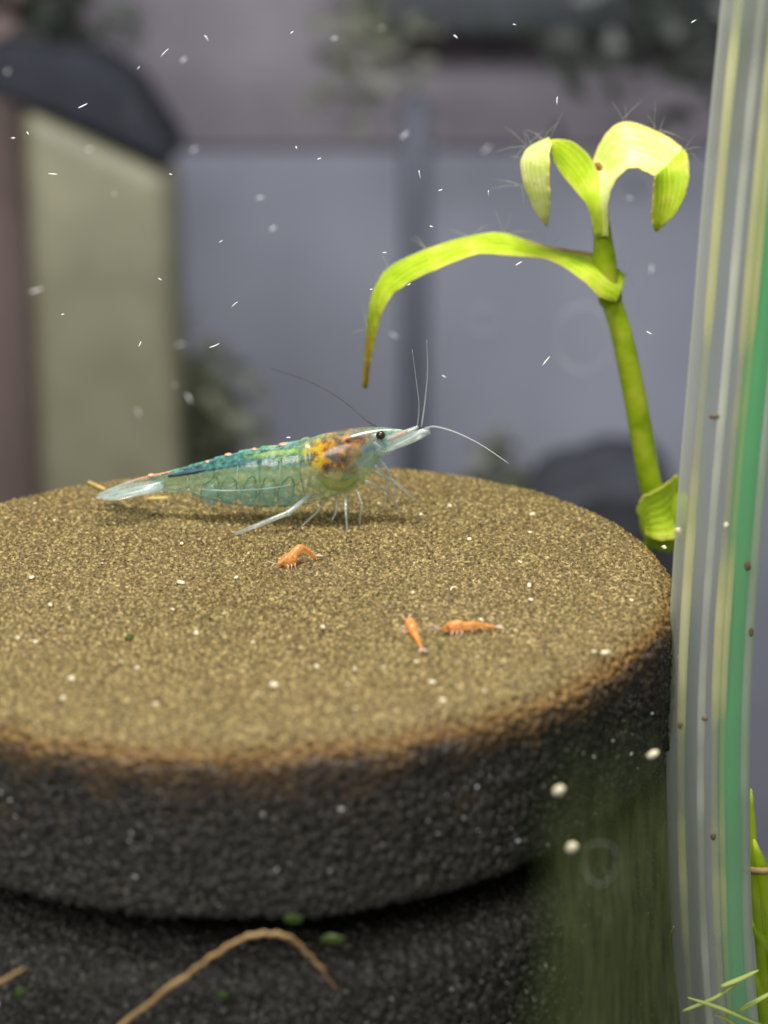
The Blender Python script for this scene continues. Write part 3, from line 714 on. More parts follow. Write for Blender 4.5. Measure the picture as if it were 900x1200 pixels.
shb = atz(350, 614); shr = empty('shrimp', (shb[0], YS, 0.0)); tag(shr, 'large translucent blue-green shrimp with orange organs standing on the sponge', 'shrimp')
ol = np.array([(176, 560, 573), (190, 554, 575), (210, 549, 578), (230, 544, 581), (250, 538, 585), (270, 533, 588), (290, 528, 591), (310, 525, 592), (330, 522, 592), (350, 517, 591),
               (365, 513, 588), (385, 507, 584), (405, 503.5, 577), (418, 501.5, 568), (430, 500.5, 555), (440, 500.5, 542), (450, 501, 531), (460, 502, 524), (470, 503.5, 516), (480, 505, 511), (488, 506.5, 508.5)], float)
seg_x = [176, 222, 252, 280, 306, 330, 354, 600]
N_R = 28; mb = MB(); rows = []
xs = np.concatenate([np.linspace(176, 354, 90), np.linspace(355.5, 488, 60)])
vs = []
for x in xs:
    t = np.interp(x, ol[:, 0], ol[:, 1]); b = np.interp(x, ol[:, 0], ol[:, 2])
    # soften the outline
    t = (t + np.interp(x - 7, ol[:, 0], ol[:, 1]) + np.interp(x + 7, ol[:, 0], ol[:, 1])) / 3
    b = (b + np.interp(x - 7, ol[:, 0], ol[:, 2]) + np.interp(x + 7, ol[:, 0], ol[:, 2])) / 3
    pt, pbm = S(x, t), S(x, b)
    zc, hh = (pt[2] + pbm[2]) / 2, (pt[2] - pbm[2]) / 2
    i = next(q for q in range(len(seg_x) - 1) if x < seg_x[q + 1])
    u = (x - seg_x[i]) / (seg_x[i + 1] - seg_x[i])
    flare = 1.0 + (0.07 * (1 - u) if x < 354 else 0.0)          # each ring of the abdomen overlaps the next
    if 354 <= x < 362: flare = 1.05
    wmax = np.interp(x, [176, 250, 330, 400, 430, 460, 488], [.42, .62, .66, .68, .62, .50, .5])
    scal = abs(math.sin(math.pi * u)) if x < 354 else 1.0
    for j in range(N_R):
        a = 2 * math.pi * j / N_R; ca, sa = math.cos(a), math.sin(a)
        z = zc + hh * flare * sa
        if x < 354 and sa < -.3: z += hh * .30 * (1 - scal) * (-sa - .3)   # scalloped lower edges
        wy = hh * wmax * flare * ca * (1 - .35 * max(0, -sa) ** 2)
        vs.append((pt[0], pt[1] + wy, z))
nx = len(xs)
fs = [(i * N_R + j, (i + 1) * N_R + j, (i + 1) * N_R + (j + 1) % N_R, i * N_R + (j + 1) % N_R) for i in range(nx - 1) for j in range(N_R)]
fs += [tuple(range(N_R)), tuple((nx - 1) * N_R + j for j in reversed(range(N_R)))]
body = mb.add(vs, fs).build('body', m_shell, shr)
dn = body.data.attributes.new('dens', 'FLOAT', 'POINT')
dn.data.foreach_set('value', [float(np.interp(xs[i], [176, 345, 360, 430, 450], [1, 1, .4, .4, 1.1]) * np.interp(math.sin(2 * math.pi * j / N_R), [-1, -.6, 0, .4, 1], [.9, .55, .5, .8, 1.3])) for i in range(nx) for j in range(N_R)])
def gauss(x, y, cx, cy, sx, sy): return math.exp(-((x - cx) / sx) ** 2 - ((y - cy) / sy) ** 2)
pg_, gr_ = [], []
for i, x in enumerate(xs):
    t = np.interp(x, ol[:, 0], ol[:, 1]); b = np.interp(x, ol[:, 0], ol[:, 2])
    for j in range(N_R):
        y = (t + b) / 2 - (b - t) / 2 * math.sin(2 * math.pi * j / N_R)
        pg_.append(min(1.0, 1.1 * gauss(x, y, 392, 534, 26, 20) + .9 * gauss(x, y, 408, 512, 26, 8) + .5 * gauss(x, y, 366, 524, 14, 14) + .35 * gauss(x, y, 440, 506, 18, 6)))
        gr_.append(min(1.0, .9 * gauss(x, y, 330, 531, 34, 8) + .6 * gauss(x, y, 365, 530, 14, 18) + .55 * gauss(x, y, 405, 558, 34, 16) + .25 * gauss(x, y, 280, 560, 60, 14)))
for nm, vals in (('pig', pg_), ('lime', gr_)):
    t_ = body.data.attributes.new(nm, 'FLOAT', 'POINT'); t_.data.foreach_set('value', vals)
# organs seen through the shell
def path_part(name, pts, radii, mat, parent=body, n=10, dy=0.0, flat=1.0, cnt=24):
    sp_ = spline([S(p[0], p[1], (p[2] if len(p) > 2 else 0) + dy) for p in pts], cnt)
    r = np.interp(np.linspace(0, 1, cnt), np.linspace(0, 1, len(radii)), radii)
    return MB().tube(sp_, list(r / ks), n, flat).build(name, mat, parent)
path_part('gut', [(197, 558), (225, 553), (255, 548), (285, 543), (315, 539), (345, 537), (372, 540)], [1.5, 3.2, 2.4, 3.0, 3.8, 4.8, 4], m_gut, dy=-.55)
path_part('back_vein', [(215, 551), (250, 541), (280, 533.5), (310, 528), (340, 523), (358, 517)], [1.0, 1.8, 1.9, 2.0, 2.6, 1.8], m_gut, dy=-.25)
path_part('saddle', [(286, 536), (305, 533), (325, 531), (345, 529), (360, 526)], [1.5, 6.0, 6.5, 6.8, 3], m_saddle)
path_part('stomach', [(362, 545), (378, 539), (395, 533), (412, 530), (424, 531)], [4, 13, 15, 11, 4], m_orange, n=16, dy=.1)
path_part('ovary', [(354, 536), (363, 528), (376, 519), (390, 513)], [4, 9, 8, 4], m_yellow, n=14, dy=-.1)
path_part('stomach', [(385, 550), (398, 545), (410, 548), (420, 553)], [4, 9, 9, 3], m_orange, n=14, dy=0)
path_part('ovary', [(372, 556), (385, 566), (402, 568), (418, 560)], [3, 7, 7, 3], m_yellow, n=14, dy=0)
path_part('gland', [(394, 518), (402, 514), (412, 516), (420, 514)], [2, 6, 5, 2], m_maroon, n=12, dy=-.5)
path_part('gland', [(414, 518), (422, 517), (430, 520)], [2, 5, 2], m_maroon, n=12, dy=-.5)
path_part('gill_tissue', [(362, 560), (385, 563), (405, 560), (425, 548), (440, 532)], [10, 18, 18, 14, 6], m_green, n=16)
path_part('muscle', [(190, 566), (230, 563), (270, 560), (310, 558), (350, 556)], [4, 9, 13, 16, 18], m_green, n=16, flat=.7)
path_part('head_stripe', [(380, 509.5), (400, 505), (420, 502.5), (440, 502), (462, 503.5)], [.9, 1.6, 1.8, 1.6, .8], m_maroon)
path_part('cheek', [(438, 518), (446, 524), (452, 531)], [4, 6, 3], m_fin, dy=-.7)
for i, x in enumerate(seg_x[1:7]):           # hind edges of the overlapping shell plates
    t0 = np.interp(x, ol[:, 0], ol[:, 1]); b0 = np.interp(x, ol[:, 0], ol[:, 2]); h0 = b0 - t0
    path_part('plate_edge', [(x + 2, t0 + h0 * .04, -.1), (x - 1, t0 + h0 * .25, -.8 * h0 / 70), (x - 2, t0 + h0 * .5, -1.45 * h0 / 70), (x + 1, t0 + h0 * .75, -1.2 * h0 / 70), (x + 5, t0 + h0 * .92, -.6 * h0 / 70)], [.5, .8, .7, .6, .3], m_teal if i % 2 else m_ant, n=6)
for x, y, r in [(177, 557, 3.2), (268, 533, 3.4), (298, 526.5, 2.8), (333, 521, 4.2), (243, 541, 2)]:
    MB().blob(S(x, y, -.1), (r * 1.3 / ks, .3, r * .55 / ks), None, 10, 6, .25, rnd).build('coral_spot', m_coral, body)
# pleopods (swimming legs) under the abdomen
for i, x in enumerate((248, 270, 292, 314, 336)):
    for s_ in (-1, 1):
        A_ = [S(x - 8, 568, s_ * .9), S(x - 12, 578, s_ * .95), S(x - 10, 588, s_ * .8), S(x - 2, 593, s_ * .6)]
        B_ = [S(x + 6, 566, s_ * .9), S(x + 9, 576, s_ * 1.0), S(x + 8, 586, s_ * .85), S(x + 1, 593, s_ * .6)]
        pp = MB().ribbon(A_, B_, 10, 4, .1).build('pleopod', m_pleo, shr, solid=.04)
        q = [rnd.uniform(-3, 3) for _ in range(8)]
        loop = spline([S(x - 11 + q[6], 583 + q[7], s_ * .9), S(x - 9 + q[0], 573 + q[1], s_ * 1.1), S(x - 3, 562 + q[2], s_ * 1.15), S(x + 5, 560 + q[3], s_ * 1.15), S(x + 8 + q[4] * .5, 569, s_ * 1.1), S(x + 5 + q[5], 580 + q[2], s_ * 1.0)], 18)
        MB().tube(loop, [.02, .025, .03, .035, .04] + [.045] * 8 + [.04, .035, .03, .025, .02], 6).build('pleopod_edge', m_teal, pp)
path_part('flank_line', [(232, 573, -1.0), (262, 575, -1.15), (290, 574, -1.2), (318, 572, -1.2), (342, 568, -1.2)], [.4, .9, .7, .9, .4], m_ant)
path_part('belly_edge', [(225, 580, -.6), (255, 586.5, -.7), (290, 592, -.7), (330, 593, -.7), (365, 590, -.6)], [.7, 1.1, 1.2, 1.2, .8], m_teal)
# tail fan: telson and four uropods
for (A_, B_) in [([S(192, 556, .3), S(160, 561, .3), S(135, 570, .2), S(114, 579, 0)], [S(192, 556, -.3), S(160, 564, -.4), S(135, 573, -.3), S(114, 582, 0)]),
                 ([S(192, 562, .2), S(160, 566, 1.4), S(135, 571, 2.0), S(116, 579, 1.6)], [S(192, 566, .0), S(160, 573, .4), S(135, 577, .8), S(116, 581, 1.4)]),
                 ([S(192, 563, -.2), S(160, 570, -.6), S(135, 576, -.8), S(112, 582, -.9)], [S(192, 574, -.3), S(160, 578, -1.5), S(135, 583, -1.9), S(112, 585, -1.2)]),
                 ([S(192, 565, .2), S(160, 571, 2.2), S(138, 576, 3.2), S(122, 580, 3.2)], [S(192, 570, .1), S(160, 576, 1.2), S(138, 579, 1.8), S(122, 582, 2.6)]),
                 ([S(192, 568, -.3), S(162, 575, -1.4), S(140, 580, -2.0), S(120, 583, -2.0)], [S(192, 576, -.4), S(162, 581, -2.2), S(140, 586, -3.0), S(120, 586, -2.6)])]:
    MB().ribbon(A_, B_, 16, 4, .06).build('tail_fin', m_fin, shr, solid=.06)
path_part('telson_stripe', [(200, 553), (180, 557), (160, 562), (142, 569)], [.6, 1.0, .6, .3], m_coral, parent=shr, dy=-.25)
# eyes on stalks
for s_ in (-1, 1):
    c = S(446, 510, s_ * 1.0)
    e = MB().blob(c, (5.6 / ks, 5 / ks, 5.2 / ks), None, 16, 12).build('eye', m_eye, shr)
    MB().tube([S(436, 512, s_ * .4), S(442, 511, s_ * .8)], [3.4 / ks, 3.8 / ks], 10).build('eye_stalk', m_limb, e)
# antennal scales, antennules and antennae
for s_ in (-1, 1):
    A_ = [S(452, 520, s_ * .6), S(470, 513, s_ * .9), S(488, 505, s_ * 1.0), S(503, 501, s_ * .8)]
    B_ = [S(450, 530, s_ * .7), S(468, 525, s_ * 1.2), S(490, 516, s_ * 1.3), S(504, 508, s_ * .9)]
    sc_ = MB().ribbon(A_, B_, 16, 4, .1).build('antennal_scale', m_fin, shr, solid=.07)
    MB().tube(spline([S(462, 523, s_ * 1.1 - .1), S(480, 514, s_ * 1.2 - .1), S(493, 507, s_ * 1.1 - .1), S(502, 505, s_ * .9 - .1)], 14), [.07] * 6 + [.09] * 4 + [.14] * 3 + [.1], 8).build('scale_rib', m_ant, sc_)
    path_part('antennule_base', [(450, 516, s_ * .4), (466, 511, s_ * .45), (480, 505, s_ * .45), (490, 500, s_ * .45)], [4.5, 4, 3, 1.6], m_limb, parent=shr)
path_part('antennule_spot', [(458, 514, -.75), (468, 509, -.75), (477, 505, -.75)], [1.4, 2.6, 1.4], m_spotp, parent=shr)
path_part('jaw', [(442, 528, -.2), (450, 530, -.4), (462, 526, -.5)], [6, 5, 2.4], m_limb, parent=shr)
path_part('antenna', [(489, 500, -.4), (491, 475, -.8), (487, 440, -1.2), (483, 410, -1.5)], [.8, .6, .45, .25], m_ant, parent=shr, n=6)
path_part('antenna', [(494, 500, .4), (498, 470, .9), (501, 435, 1.2), (500, 398, 1.4)], [.8, .6, .45, .25], m_ant, parent=shr, n=6)
path_part('antenna', [(498, 502, -.9), (510, 500, -1.6), (535, 507, -3), (565, 522, -4.5), (596, 543, -6)], [1.2, .95, .75, .5, .3], m_ant, parent=shr, n=6, cnt=30)
path_part('antenna', [(455, 508, 1.2), (443, 501, 1.8), (430, 493, 2.6), (400, 468, 4), (360, 446, 6), (318, 432, 8)], [1.1, .9, .75, .6, .45, .3], m_antd, parent=shr, n=6, cnt=30)
# walking legs: hip, knee, foot on the sponge
def leg(hip, knee, foot, r=(2.2, 1.7, .9), s_=-1, name='leg', mid=None):
    h = S(*hip, s_ * .7); f = atz(foot[0], foot[1], 0.05)
    kk = at(knee[0], knee[1], (h[1] + f[1]) / 2 + s_ * .4)
    pts = [h, kk, (kk * .45 + f * .55), f]
    MB().tube(pts, [r[0] / ks, r[1] / ks, r[1] * .85 / ks, r[2] / ks], 8).build(name, m_limb, shr)
    MB().blob(kk, (r[1] * 1.25 / ks,) * 3, None, 8, 6).build('leg_joint', m_limb, shr)
leg((366, 578), (338, 601), (275, 626), (2.4, 3.2, 2.0))
leg((405, 580), (405, 597), (407, 623))
leg((418, 574), (424, 590), (421, 616), (2, 1.4, .7))
leg((428, 564), (452, 574), (472, 602), (2, 1.5, .8))
leg((436, 552), (460, 563), (487, 586), (2.4, 1.8, .9), 1)
leg((440, 546), (455, 562), (450, 598), (1.8, 1.4, .7))
leg((380, 585), (372, 600), (352, 618), (2, 1.3, .7), 1)
leg((395, 585), (394, 600), (388, 612), (1.8, 1.3, .7), 1)
leg((444, 538), (456, 552), (468, 590), (1.8, 1.3, .7), 1)

# ------------------------------------------------------------------ baby shrimps
m_baby = glassy('orange_baby_shell', (1.0, 0.40, 0.07), 0.30, 0.85, 2600, .3, (1, .95, .9), .4, gloss=.03, color2=(1.0, .58, .22))
m_babyl = glassy('clear_baby_limb', (0.95, 0.80, 0.68), 0.5, 0.85, 1500, .3, (1, .95, .9), .5, gloss=.05)
def baby(label, head, tail, hump, scale_w, limb_px):
    h, t = atz(head[0], head[1], .45), atz(tail[0], tail[1], .40)
    d = t - h; L = np.linalg.norm(d); d /= L; sd = np.cross(d, [0, 0, 1.0]); sd /= np.linalg.norm(sd)
    base = (h + t) / 2; base[2] = 0.05
    e = empty('baby_shrimp', base); tag(e, label, 'shrimp', 'baby shrimps on the sponge top')
    pr = [(0, .05, 0), (.08, .20, .05), (.2, .42, .10), (.34, .46, .10), (.44, .32, hump * .6), (.58, .27, hump), (.72, .22, hump * .8), (.86, .15, hump * .3), (.95, .12, 0), (1, .10, -.02)]
    pts = [h + d * L * u + np.array([0, 0, z * L * .4]) for u, w, z in pr]
    b = MB().tube(spline(pts, 28), list(np.interp(np.linspace(0, 1, 28), np.linspace(0, 1, len(pr)), [w * scale_w for _, w, _ in pr])), 12, 1.0).build('body', m_baby, e)
    for s_ in (-1, 1):
        MB().blob(h + d * L * .12 + sd * s_ * .16 * scale_w + np.array([0, 0, .14]), (.10 * scale_w,) * 3, None, 8, 6).build('eye', m_eye, e)
        MB().tube([h + sd * s_ * .06, h - d * .5 + sd * s_ * .3 + [0, 0, .2], h - d * 1.0 + sd * s_ * .6 + [0, 0, .1]], [.045, .035, .02], 5).build('antenna', m_babyl, e)
        tt = pts[-1]
        MB().ribbon([tt + sd * s_ * .05, tt + d * .35 + sd * s_ * .28, tt + d * .55 + sd * s_ * .25], [tt, tt + d * .35 + sd * s_ * .04, tt + d * .55 + sd * s_ * .08], 6, 2).build('tail_fin', m_babyl, e, solid=.04)
        for q in (.18, .27, .36):
            p = h + d * L * q - [0, 0, .1]
            MB().tube([p + sd * s_ * .2 * scale_w, p + sd * s_ * .5 + [0, 0, .0], np.array([p[0], p[1], 0.02]) + sd * s_ * .7 - d * .15], [.07, .06, .03], 5).build('leg', m_babyl, e)
baby('tiny orange baby shrimp with raised tail just before the large shrimp', (325, 661), (370, 651), .6, 1.15, 0)
baby('pale slender baby shrimp lying aslant beside the orange one', (477, 727), (494, 759), .05, .9, 0)
baby('bright orange baby shrimp stretched out straight beside the pale one', (517, 737), (580, 734), .12, .95, 0)

# ------------------------------------------------------------------ pellets, grains, specks
m_pellet = plain('ochre_pellet', (0.36, 0.25, 0.06), (0.62, 0.48, 0.18), 1500, .5, .3, .00008)
for a_, b_, r, lab in [((103, 565), (123, 574), 2.6, 'dark ochre pellet lying behind the tail of the large shrimp'),
                       ((172, 585), (197, 584), 3.0, 'bright ochre pellet under the tail of the large shrimp'),
                       ((142, 589), (153, 595), 2.8, 'short ochre pellet between two longer ones')]:
    p, q = atz(*a_, .22), atz(*b_, .22)
    pts = [p + (q - p) * t for t in (0, .06, .2, .5, .8, .94, 1)]
    o = MB().tube(pts, [r / ks * w for w in (.5, .9, 1, .92, 1.02, .9, .5)], 12).build('food_pellet', m_pellet, None, (p + q) / 2 - [0, 0, .2])
    tag(o, lab, 'pellet', 'ochre pellets by the shrimp tail')
GR = [(37, 677, 5), (212, 683, 6), (264, 719, 5), (230, 742, 6), (21, 748, 5), (84, 796, 6), (74, 819, 6), (59, 709, 5), (161, 783, 5), (183, 812, 4), (182, 826, 6), (321, 803, 7), (319, 752, 6),
      (277, 677, 5), (378, 735, 5), (371, 781, 4), (142, 776, 4), (225, 835, 4), (41, 590, 4), (64, 610, 5), (297, 753, 5), (213, 637, 5), (41, 752, 4), (300, 813, 4), (202, 714, 4), (532, 690, 5), (550, 632, 5),
      (624, 603, 6), (621, 624, 5), (609, 659, 5), (620, 686, 6), (622, 703, 4), (740, 704, 6), (778, 641, 7), (650, 754, 6), (696, 764, 5), (710, 765, 5), (506, 799, 5), (519, 821, 5), (418, 831, 5),
      (416, 784, 5), (450, 782, 4), (488, 776, 5), (484, 695, 4), (527, 593, 5), (564, 727, 5), (568, 810, 4), (493, 603, 4), (407, 802, 3), (692, 681, 3), (647, 815, 3), (444, 590, 6), (400, 591, 5), (308, 812, 4), (350, 640, 4), (120, 660, 3), (560, 770, 3)]
rnd = random.Random(77)
def grain_label(x, y):
    if y < 600 and 390 < x < 460: return 'white grain between the legs of the large shrimp'
    if y < 640 and x < 130: return 'cream grain on the sponge beside the ochre pellets'
    if x > 760: return 'cream grain on the very rim of the sponge beside the tube'
    if abs(y - 740) < 62 and 400 < x < 600: return 'cream grain near the two baby shrimps lying together'
    if abs(y - 655) < 35 and 250 < x < 400: return 'cream grain near the baby shrimp with raised tail'
    if y > 795: return 'cream grain along the rusty front edge of the sponge top'
    if y < 660 and x > 480: return 'cream grain beyond the head of the large shrimp'
    return 'cream grain on the open middle of the tan sponge top'
def streak_label(x, y):
    if x < 215: return 'white streaked speck drifting before the tall olive box'
    if abs(x - 485) < 35: return 'white streaked speck drifting before the slate grey post'
    if x > 590: return 'white streaked speck drifting beside the lime seedling'
    if y < 100: return 'white streaked speck drifting before the mauve board'
    return 'white streaked speck drifting before the open lavender rear wall'
for x, y, r in GR:
    p = atz(x, y, .12); r = r / ks * .62 * rnd.uniform(.7, 1.15)
    a_ = rnd.uniform(0, 3.1); ax = [(math.cos(a_), math.sin(a_), 0), (-math.sin(a_), math.cos(a_), 0), (0, 0, 1)]
    o = MB().blob(p, (r * rnd.uniform(1, 1.5), r * rnd.uniform(.7, 1), r * rnd.uniform(.6, .8)), ax, 9, 6, .30, rnd).build('pale_grain', m_white, None, p - [0, 0, .1])
    tag(o, grain_label(x, y), 'grain', 'cream grains on the sponge top')
m_bead = plain('white_bead', (0.8, 0.82, 0.82), (0.95, 0.95, 0.95), 900, .25, .6)

# specks drifting in the water, stretched to draw their motion trails: (px, py, length, angle in degrees, depth)
m_drift = plain('white_drifting_speck', (0.70, 0.72, 0.76), (0.95, 0.95, 0.97), 1500, .4, .4)
DR = [(97, 124, 12, 25, 10), (62, 204, 11, -3, 8), (193, 62, 13, 45, 14), (242, 45, 8, -60, 6), (9, 84, 6, 60, 4), (227, 175, 8, 30, 24), (374, 186, 5, 20, 12), (342, 38, 4, 40, 10), (392, 45, 6, 10, 26),
      (447, 33, 7, 35, 12), (603, 29, 4, -10, 10), (275, 357, 10, 42, 12), (251, 405, 13, 22, 9), (211, 404, 8, 15, 24), (42, 340, 14, 18, 26), (162, 484, 9, -70, 30), (222, 467, 10, -65, 30),
      (492, 205, 11, -78, 8), (573, 227, 8, -80, 10), (516, 223, 5, 20, 10), (570, 174, 10, 45, 22), (653, 118, 9, 88, 16), (474, 158, 10, 45, 28), (640, 423, 13, 48, 6), (608, 309, 9, 32, 14), (462, 393, 10, -30, 16),
      (451, 296, 5, 0, 10), (738, 232, 6, -10, 8), (763, 316, 9, 85, 24), (813, 25, 7, 30, 12), (305, 232, 7, 10, 30), (320, 268, 6, 30, 30), (338, 513, 5, 10, 2), (761, 390, 7, -25, 12), (105, 175, 6, 10, 24), (215, 70, 6, 40, 26)]
for q in range(16): DR.append((rnd.uniform(10, 590), rnd.uniform(15, 480), rnd.uniform(3, 7), rnd.uniform(-80, 80), rnd.uniform(3, 15)))
for x, y, L, an, Y in DR:
    if Y > 20: Y = rnd.uniform(48, 85); L *= 1.15
    elif rnd.random() < .12: Y = rnd.uniform(-28, -12)
    k_ = ppm(Y, y); p = at(x, y, Y); a_ = math.radians(an); d = np.array([math.cos(a_), rnd.uniform(-.4, .4), math.sin(a_)]) * L / k_ / 2
    n_ = np.array([-math.sin(a_), 0, math.cos(a_)]) * L / k_ * .06 * rnd.uniform(-1, 1)
    r = (0.75 if Y < 20 else 1.0) / k_ * rnd.uniform(.75, 1.15)
    o = MB().tube([p - d, p - d * .4 + n_, p + d * .4 + n_, p + d], [r * .5, r, r * .9, r * .4], 6).build('drifting_streak', m_drift, None, p)
    tag(o, streak_label(x, y), 'fibre', 'white streaked specks drifting in the water')

# ------------------------------------------------------------------ water marks of the unbuilt front glass, shaped as hollow shells
def water_mark_material():
    m, nt, out = new_mat('water_mark_film')
    lw = node(nt, 'ShaderNodeLayerWeight'); lw.inputs['Blend'].default_value = 0.5
    f = noise(nt, 500, 3)
    a = math_n(nt, 'MULTIPLY', math_n(nt, 'POWER', lw.outputs['Facing'], 4.5), maprange(nt, f, .3, .7, .10, .62))
    d = node(nt, 'ShaderNodeBsdfDiffuse'); d.inputs['Color'].default_value = (.8, .86, .9, 1)
    tr = node(nt, 'ShaderNodeBsdfTransparent')
    mx = node(nt, 'ShaderNodeMixShader'); link(nt, a, mx.inputs[0]); link(nt, tr.outputs[0], mx.inputs[1]); link(nt, d.outputs[0], mx.inputs[2])
    link(nt, mx.outputs[0], out.inputs[0])
    return m
m_mark = water_mark_material()
for x, y, rx, ry, lab in [(567, 374, 17, 17, 'small round water mark beneath the long arching leaf'), (507, 157, 13, 13, 'small water mark before the top of the slate post'),
                          (683, 396, 33, 40, 'large faint oval water mark beside the plant stem'), (703, 1012, 21, 27, 'drop-shaped water mark before the dark strap leaf'), (153, 129, 9, 10, 'tiny water mark before the black slanting lid')]:
    Y = GLASS_IN + 4; k_ = ppm(Y, y); c = at(x, y, Y)
    mb_ = MB().blob(c, (rx / k_, rx / k_ * .7, ry / k_), None, 28, 18, .0)
    if y > 900: mb_.v = [(c[0] + (p[0] - c[0]) * (1 + .3 * (p[2] - c[2]) * k_ / ry * .8), p[1], p[2]) for p in mb_.v]
    tag(mb_.build('water_mark', m_mark, None, c), lab, 'water mark', 'water marks of the unbuilt front glass')
for x, y, rx, ry, lab in [(655, 926, 8, 6, 'round cream bead on the glass before the upper sponge side'), (670, 993, 8, 6.5, 'cream bead on the glass next to the drop-shaped water mark'), (765, 884, 8, 4.5, 'flat white bead on the glass beside the clear tube')]:
    Y = -31 if x < 700 else -24
    k_ = ppm(Y, y); p = at(x, y, Y)
    o = MB().blob(p, (rx / k_, .25, ry / k_), [(.85, 0, .5), (0, 1, 0), (-.5, 0, .85)], 12, 8, .06, rnd).build('pale_bead', m_white, None, p)
    tag(o, lab.replace('on the glass', 'hanging'), 'bead', 'pale beads before the sponge side')

# ------------------------------------------------------------------ strap leaf in front of the sponge at the right
def strap_material():
    m, nt, out = new_mat('old_strap_leaf')
    co = coords(nt)
    mp = node(nt, 'ShaderNodeMapping'); mp.inputs['Scale'].default_value = (1, 1, .06); link(nt, co, mp.inputs[0])
    f = noise(nt, 2600, 3, .6, mp.outputs[0]); f2 = noise(nt, 120, 3, .6, co)
    c = mixc(nt, math_n(nt, 'MULTIPLY', maprange(nt, f, .3, .7, 0, 1), maprange(nt, f2, .35, .65, .2, 1)), (0.13, 0.17, 0.07), (0.30, 0.36, 0.16))
    u = attr(nt, 'tip')
    eg = attr(nt, 'edge')
    a = math_n(nt, 'MULTIPLY', maprange(nt, math_n(nt, 'ADD', math_n(nt, 'MULTIPLY', u, eg), math_n(nt, 'MULTIPLY', f2, .35)), .25, .95, 0, .80), maprange(nt, f, .3, .7, .75, 1.1), True)
    d = node(nt, 'ShaderNodeBsdfDiffuse'); link(nt, c, d.inputs['Color'])
    tl = node(nt, 'ShaderNodeBsdfTranslucent'); link(nt, c, tl.inputs['Color'])
    m1 = node(nt, 'ShaderNodeMixShader'); m1.inputs[0].default_value = .5
    link(nt, d.outputs[0], m1.inputs[1]); link(nt, tl.outputs[0], m1.inputs[2])
    tr = node(nt, 'ShaderNodeBsdfTransparent'); tr.inputs['Color'].default_value = (.88, .97, .85, 1)
    m2 = node(nt, 'ShaderNodeMixShader'); link(nt, a, m2.inputs[0])
    link(nt, tr.outputs[0], m2.inputs[1]); link(nt, m1.outputs[0], m2.inputs[2])
    link(nt, m2.outputs[0], out.inputs[0])
    return m
A_ = [at(640, 850, -30), at(612, 940, -32), at(608, 1040, -33), at(613, 1100, -33.5), at(600, 1180, -34), at(585, 1300, -34), at(580, 1500, -33)]
B_ = [at(766, 830, -21), at(779, 900, -20.5), at(784, 1000, -20), at(787, 1080, -20), at(793, 1160, -20), at(802, 1280, -20), at(808, 1500, -20)]
mbs = MB().ribbon(A_, B_, 50, 24, 0.0)
so = mbs.build('strap_leaf', strap_material(), None, (A_[-1] + B_[-1]) / 2)
tv = so.data.attributes.new('tip', 'FLOAT', 'POINT')
tv.data.foreach_set('value', [min(1.0, (i // 25) / 21.0) for i in range(len(so.data.vertices))])
ev = so.data.attributes.new('edge', 'FLOAT', 'POINT')
ev.data.foreach_set('value', [min(1.0, (i % 25) / 9.0) for i in range(len(so.data.vertices))])
tag(so, 'dark green translucent strap leaf standing before the sponge side', 'leaf')

# ------------------------------------------------------------------ roots, green bits, moss at the lower right
m_root = plain('tan_root', (0.20, 0.125, 0.05), (0.40, 0.27, 0.12), 900, .5, .35, .00008)
YR = -33.5
def root(pts, radii, lab):
    q = [at(x, y, YR + d) for x, y, d in pts]; k_ = ppm(YR, 1100)
    s_ = spline(q, 40); r = np.interp(np.linspace(0, 1, 40), np.linspace(0, 1, len(radii)), radii) / k_ * .74
    s_ = [p + np.array([rnd.uniform(-.09, .09), 0, rnd.uniform(-.09, .09)]) for p in s_]; r = r * np.array([rnd.uniform(.78, 1.1) for _ in range(40)])
    tag(MB().tube(s_, list(r), 10).build('dry_root', m_root, None, q[0]), lab, 'root', 'tan roots before the lower sponge')
root([(95, 1250, 0), (150, 1195, 0), (220, 1142, -.5), (270, 1107, -.5), (305, 1095, -.2), (335, 1097, 0), (360, 1118, .6), (396, 1160, 1.4)], [4.5, 4.2, 4, 4.2, 4.2, 4.5, 4, 2.2], 'long tan root arching across the lower sponge')
root([(-60, 1185, 0), (-15, 1160, 0), (8, 1147, 0), (28, 1134, 0)], [4, 4, 3.5, 2], 'short tan root stub poking in before the lower sponge')
m_bit = leafy('green_bit', [(0.3, (0.045, 0.085, 0.015)), (0.7, (0.10, 0.17, 0.035))], 500, .4)
for x, y, rx, ry, lab in [(344, 1077, 10, 8, 'round green leaf bit above the tan root arch'), (390, 1101, 14, 8, 'oblong green leaf bit beside the end of the root arch'),
                          (262, 1167, 8, 7, 'small green leaf bit beneath the tan root arch'), (23, 1164, 8, 8, 'small green leaf bit beneath the short root stub'), (152, 746, 5, 4, 'faint green leaf bit lying on the tan sponge top')]:
    if y < 900: p = atz(x, y, .15); k_ = ppm(p[1], y); r3 = (rx / k_, rx / k_ * 1.6, .05)
    else: p = at(x, y, -32.2); k_ = ppm(-32.2, y); r3 = (rx / k_, .07, ry / k_ * .8)
    o = MB().blob(p, r3, None, 9, 6, .34, rnd).build('leaf_bit', m_bit, None, p); tag(o, lab, 'leaf bit', 'small green leaf bits')
m_moss = leafy('bright_moss', [(0.3, (0.60, 0.80, 0.03)), (0.7, (0.88, 0.95, 0.18))], 300, .7)
m_mossp = leafy('pale_moss', [(0.3, (0.40, 0.52, 0.12)), (0.7, (0.62, 0.70, 0.28))], 300, .5)
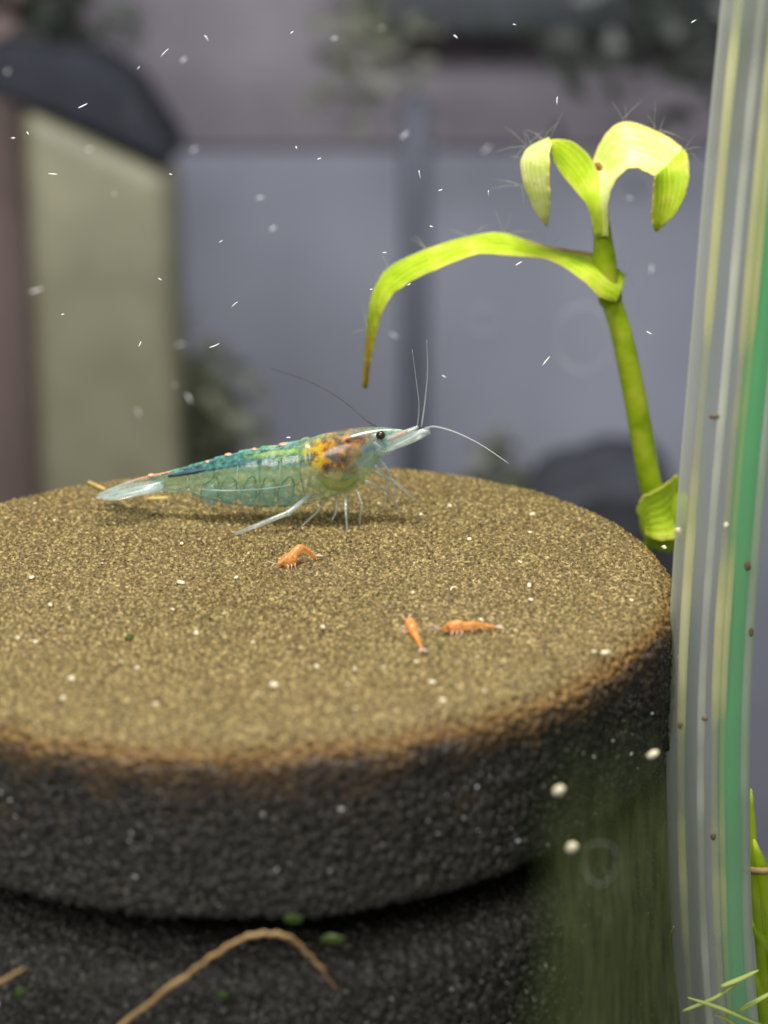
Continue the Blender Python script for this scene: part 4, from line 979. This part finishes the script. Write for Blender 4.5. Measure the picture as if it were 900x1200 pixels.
def sprig(label, Y, blades, mat, basepx):
    b = at(*basepx, Y); e = empty('moss_sprig', b); tag(e, label, 'moss', 'moss sprigs round the foot of the tube')
    k_ = ppm(Y, 1100)
    for pts, w in blades:
        q = spline([at(x, y, Y + d) for x, y, d in pts], 14)
        MB().tube(q, list(np.interp(np.linspace(0, 1, 14), [0, .3, .8, 1], [w * .7, w, w * .8, w * .2]) / k_), 8, .55).build('blade', mat, e)
sprig('pale needle-like moss sprig crossing before the foot of the tube', -13, [([(900, 1205, 0), (850, 1184, -.3), (806, 1169, -1)], 4.5), ([(845, 1156, 0), (868, 1147, -.2), (889, 1137, -.4)], 4.5),
      ([(866, 1184, 0), (885, 1174, 0), (910, 1160, 0)], 4.5), ([(800, 1185, 0), (840, 1168, 0), (870, 1146, .2)], 3.5), ([(880, 1230, 0), (860, 1200, 0), (835, 1188, 0)], 4)], m_mossp, (890, 1300))
sprig('bright lime moss sprig growing behind the tube at its foot', 2, [([(905, 1260, 0), (892, 1120, 0), (882, 1000, 0), (880, 925, 0)], 12), ([(915, 1260, 0), (905, 1100, 0), (896, 1030, -.5), (884, 985, -1)], 15),
      ([(920, 1240, 1), (905, 1130, 1), (893, 1100, 0), (880, 1080, 0)], 15), ([(930, 1240, 0), (912, 1060, 0), (905, 980, 0)], 13), ([(890, 1260, 0), (895, 1190, 0), (880, 1130, 0)], 15)], m_moss, (905, 1300))
tw = [at(870, 1018, 1), at(890, 1021, 0), at(930, 1019, 0)]
tag(MB().tube(spline(tw, 12), .32, 8).build('twig', m_root, None, tw[0]), 'brown twig poking out sideways behind the tube foot', 'twig')
dk = [at(790, 1085, YT - 4), at(785, 1105, YT - 4), at(791, 1150, YT - 4), at(797, 1205, YT - 4)]
tag(MB().tube(spline(dk, 16), [.06, .1] + [.12] * 12 + [.08, .05], 6).build('dark_fibre', m_speck, None, dk[-1]), 'thin dark fibre clinging along the left edge of the tube', 'fibre')

for o in scene.objects:
    if '_base' in o: del o['_base']
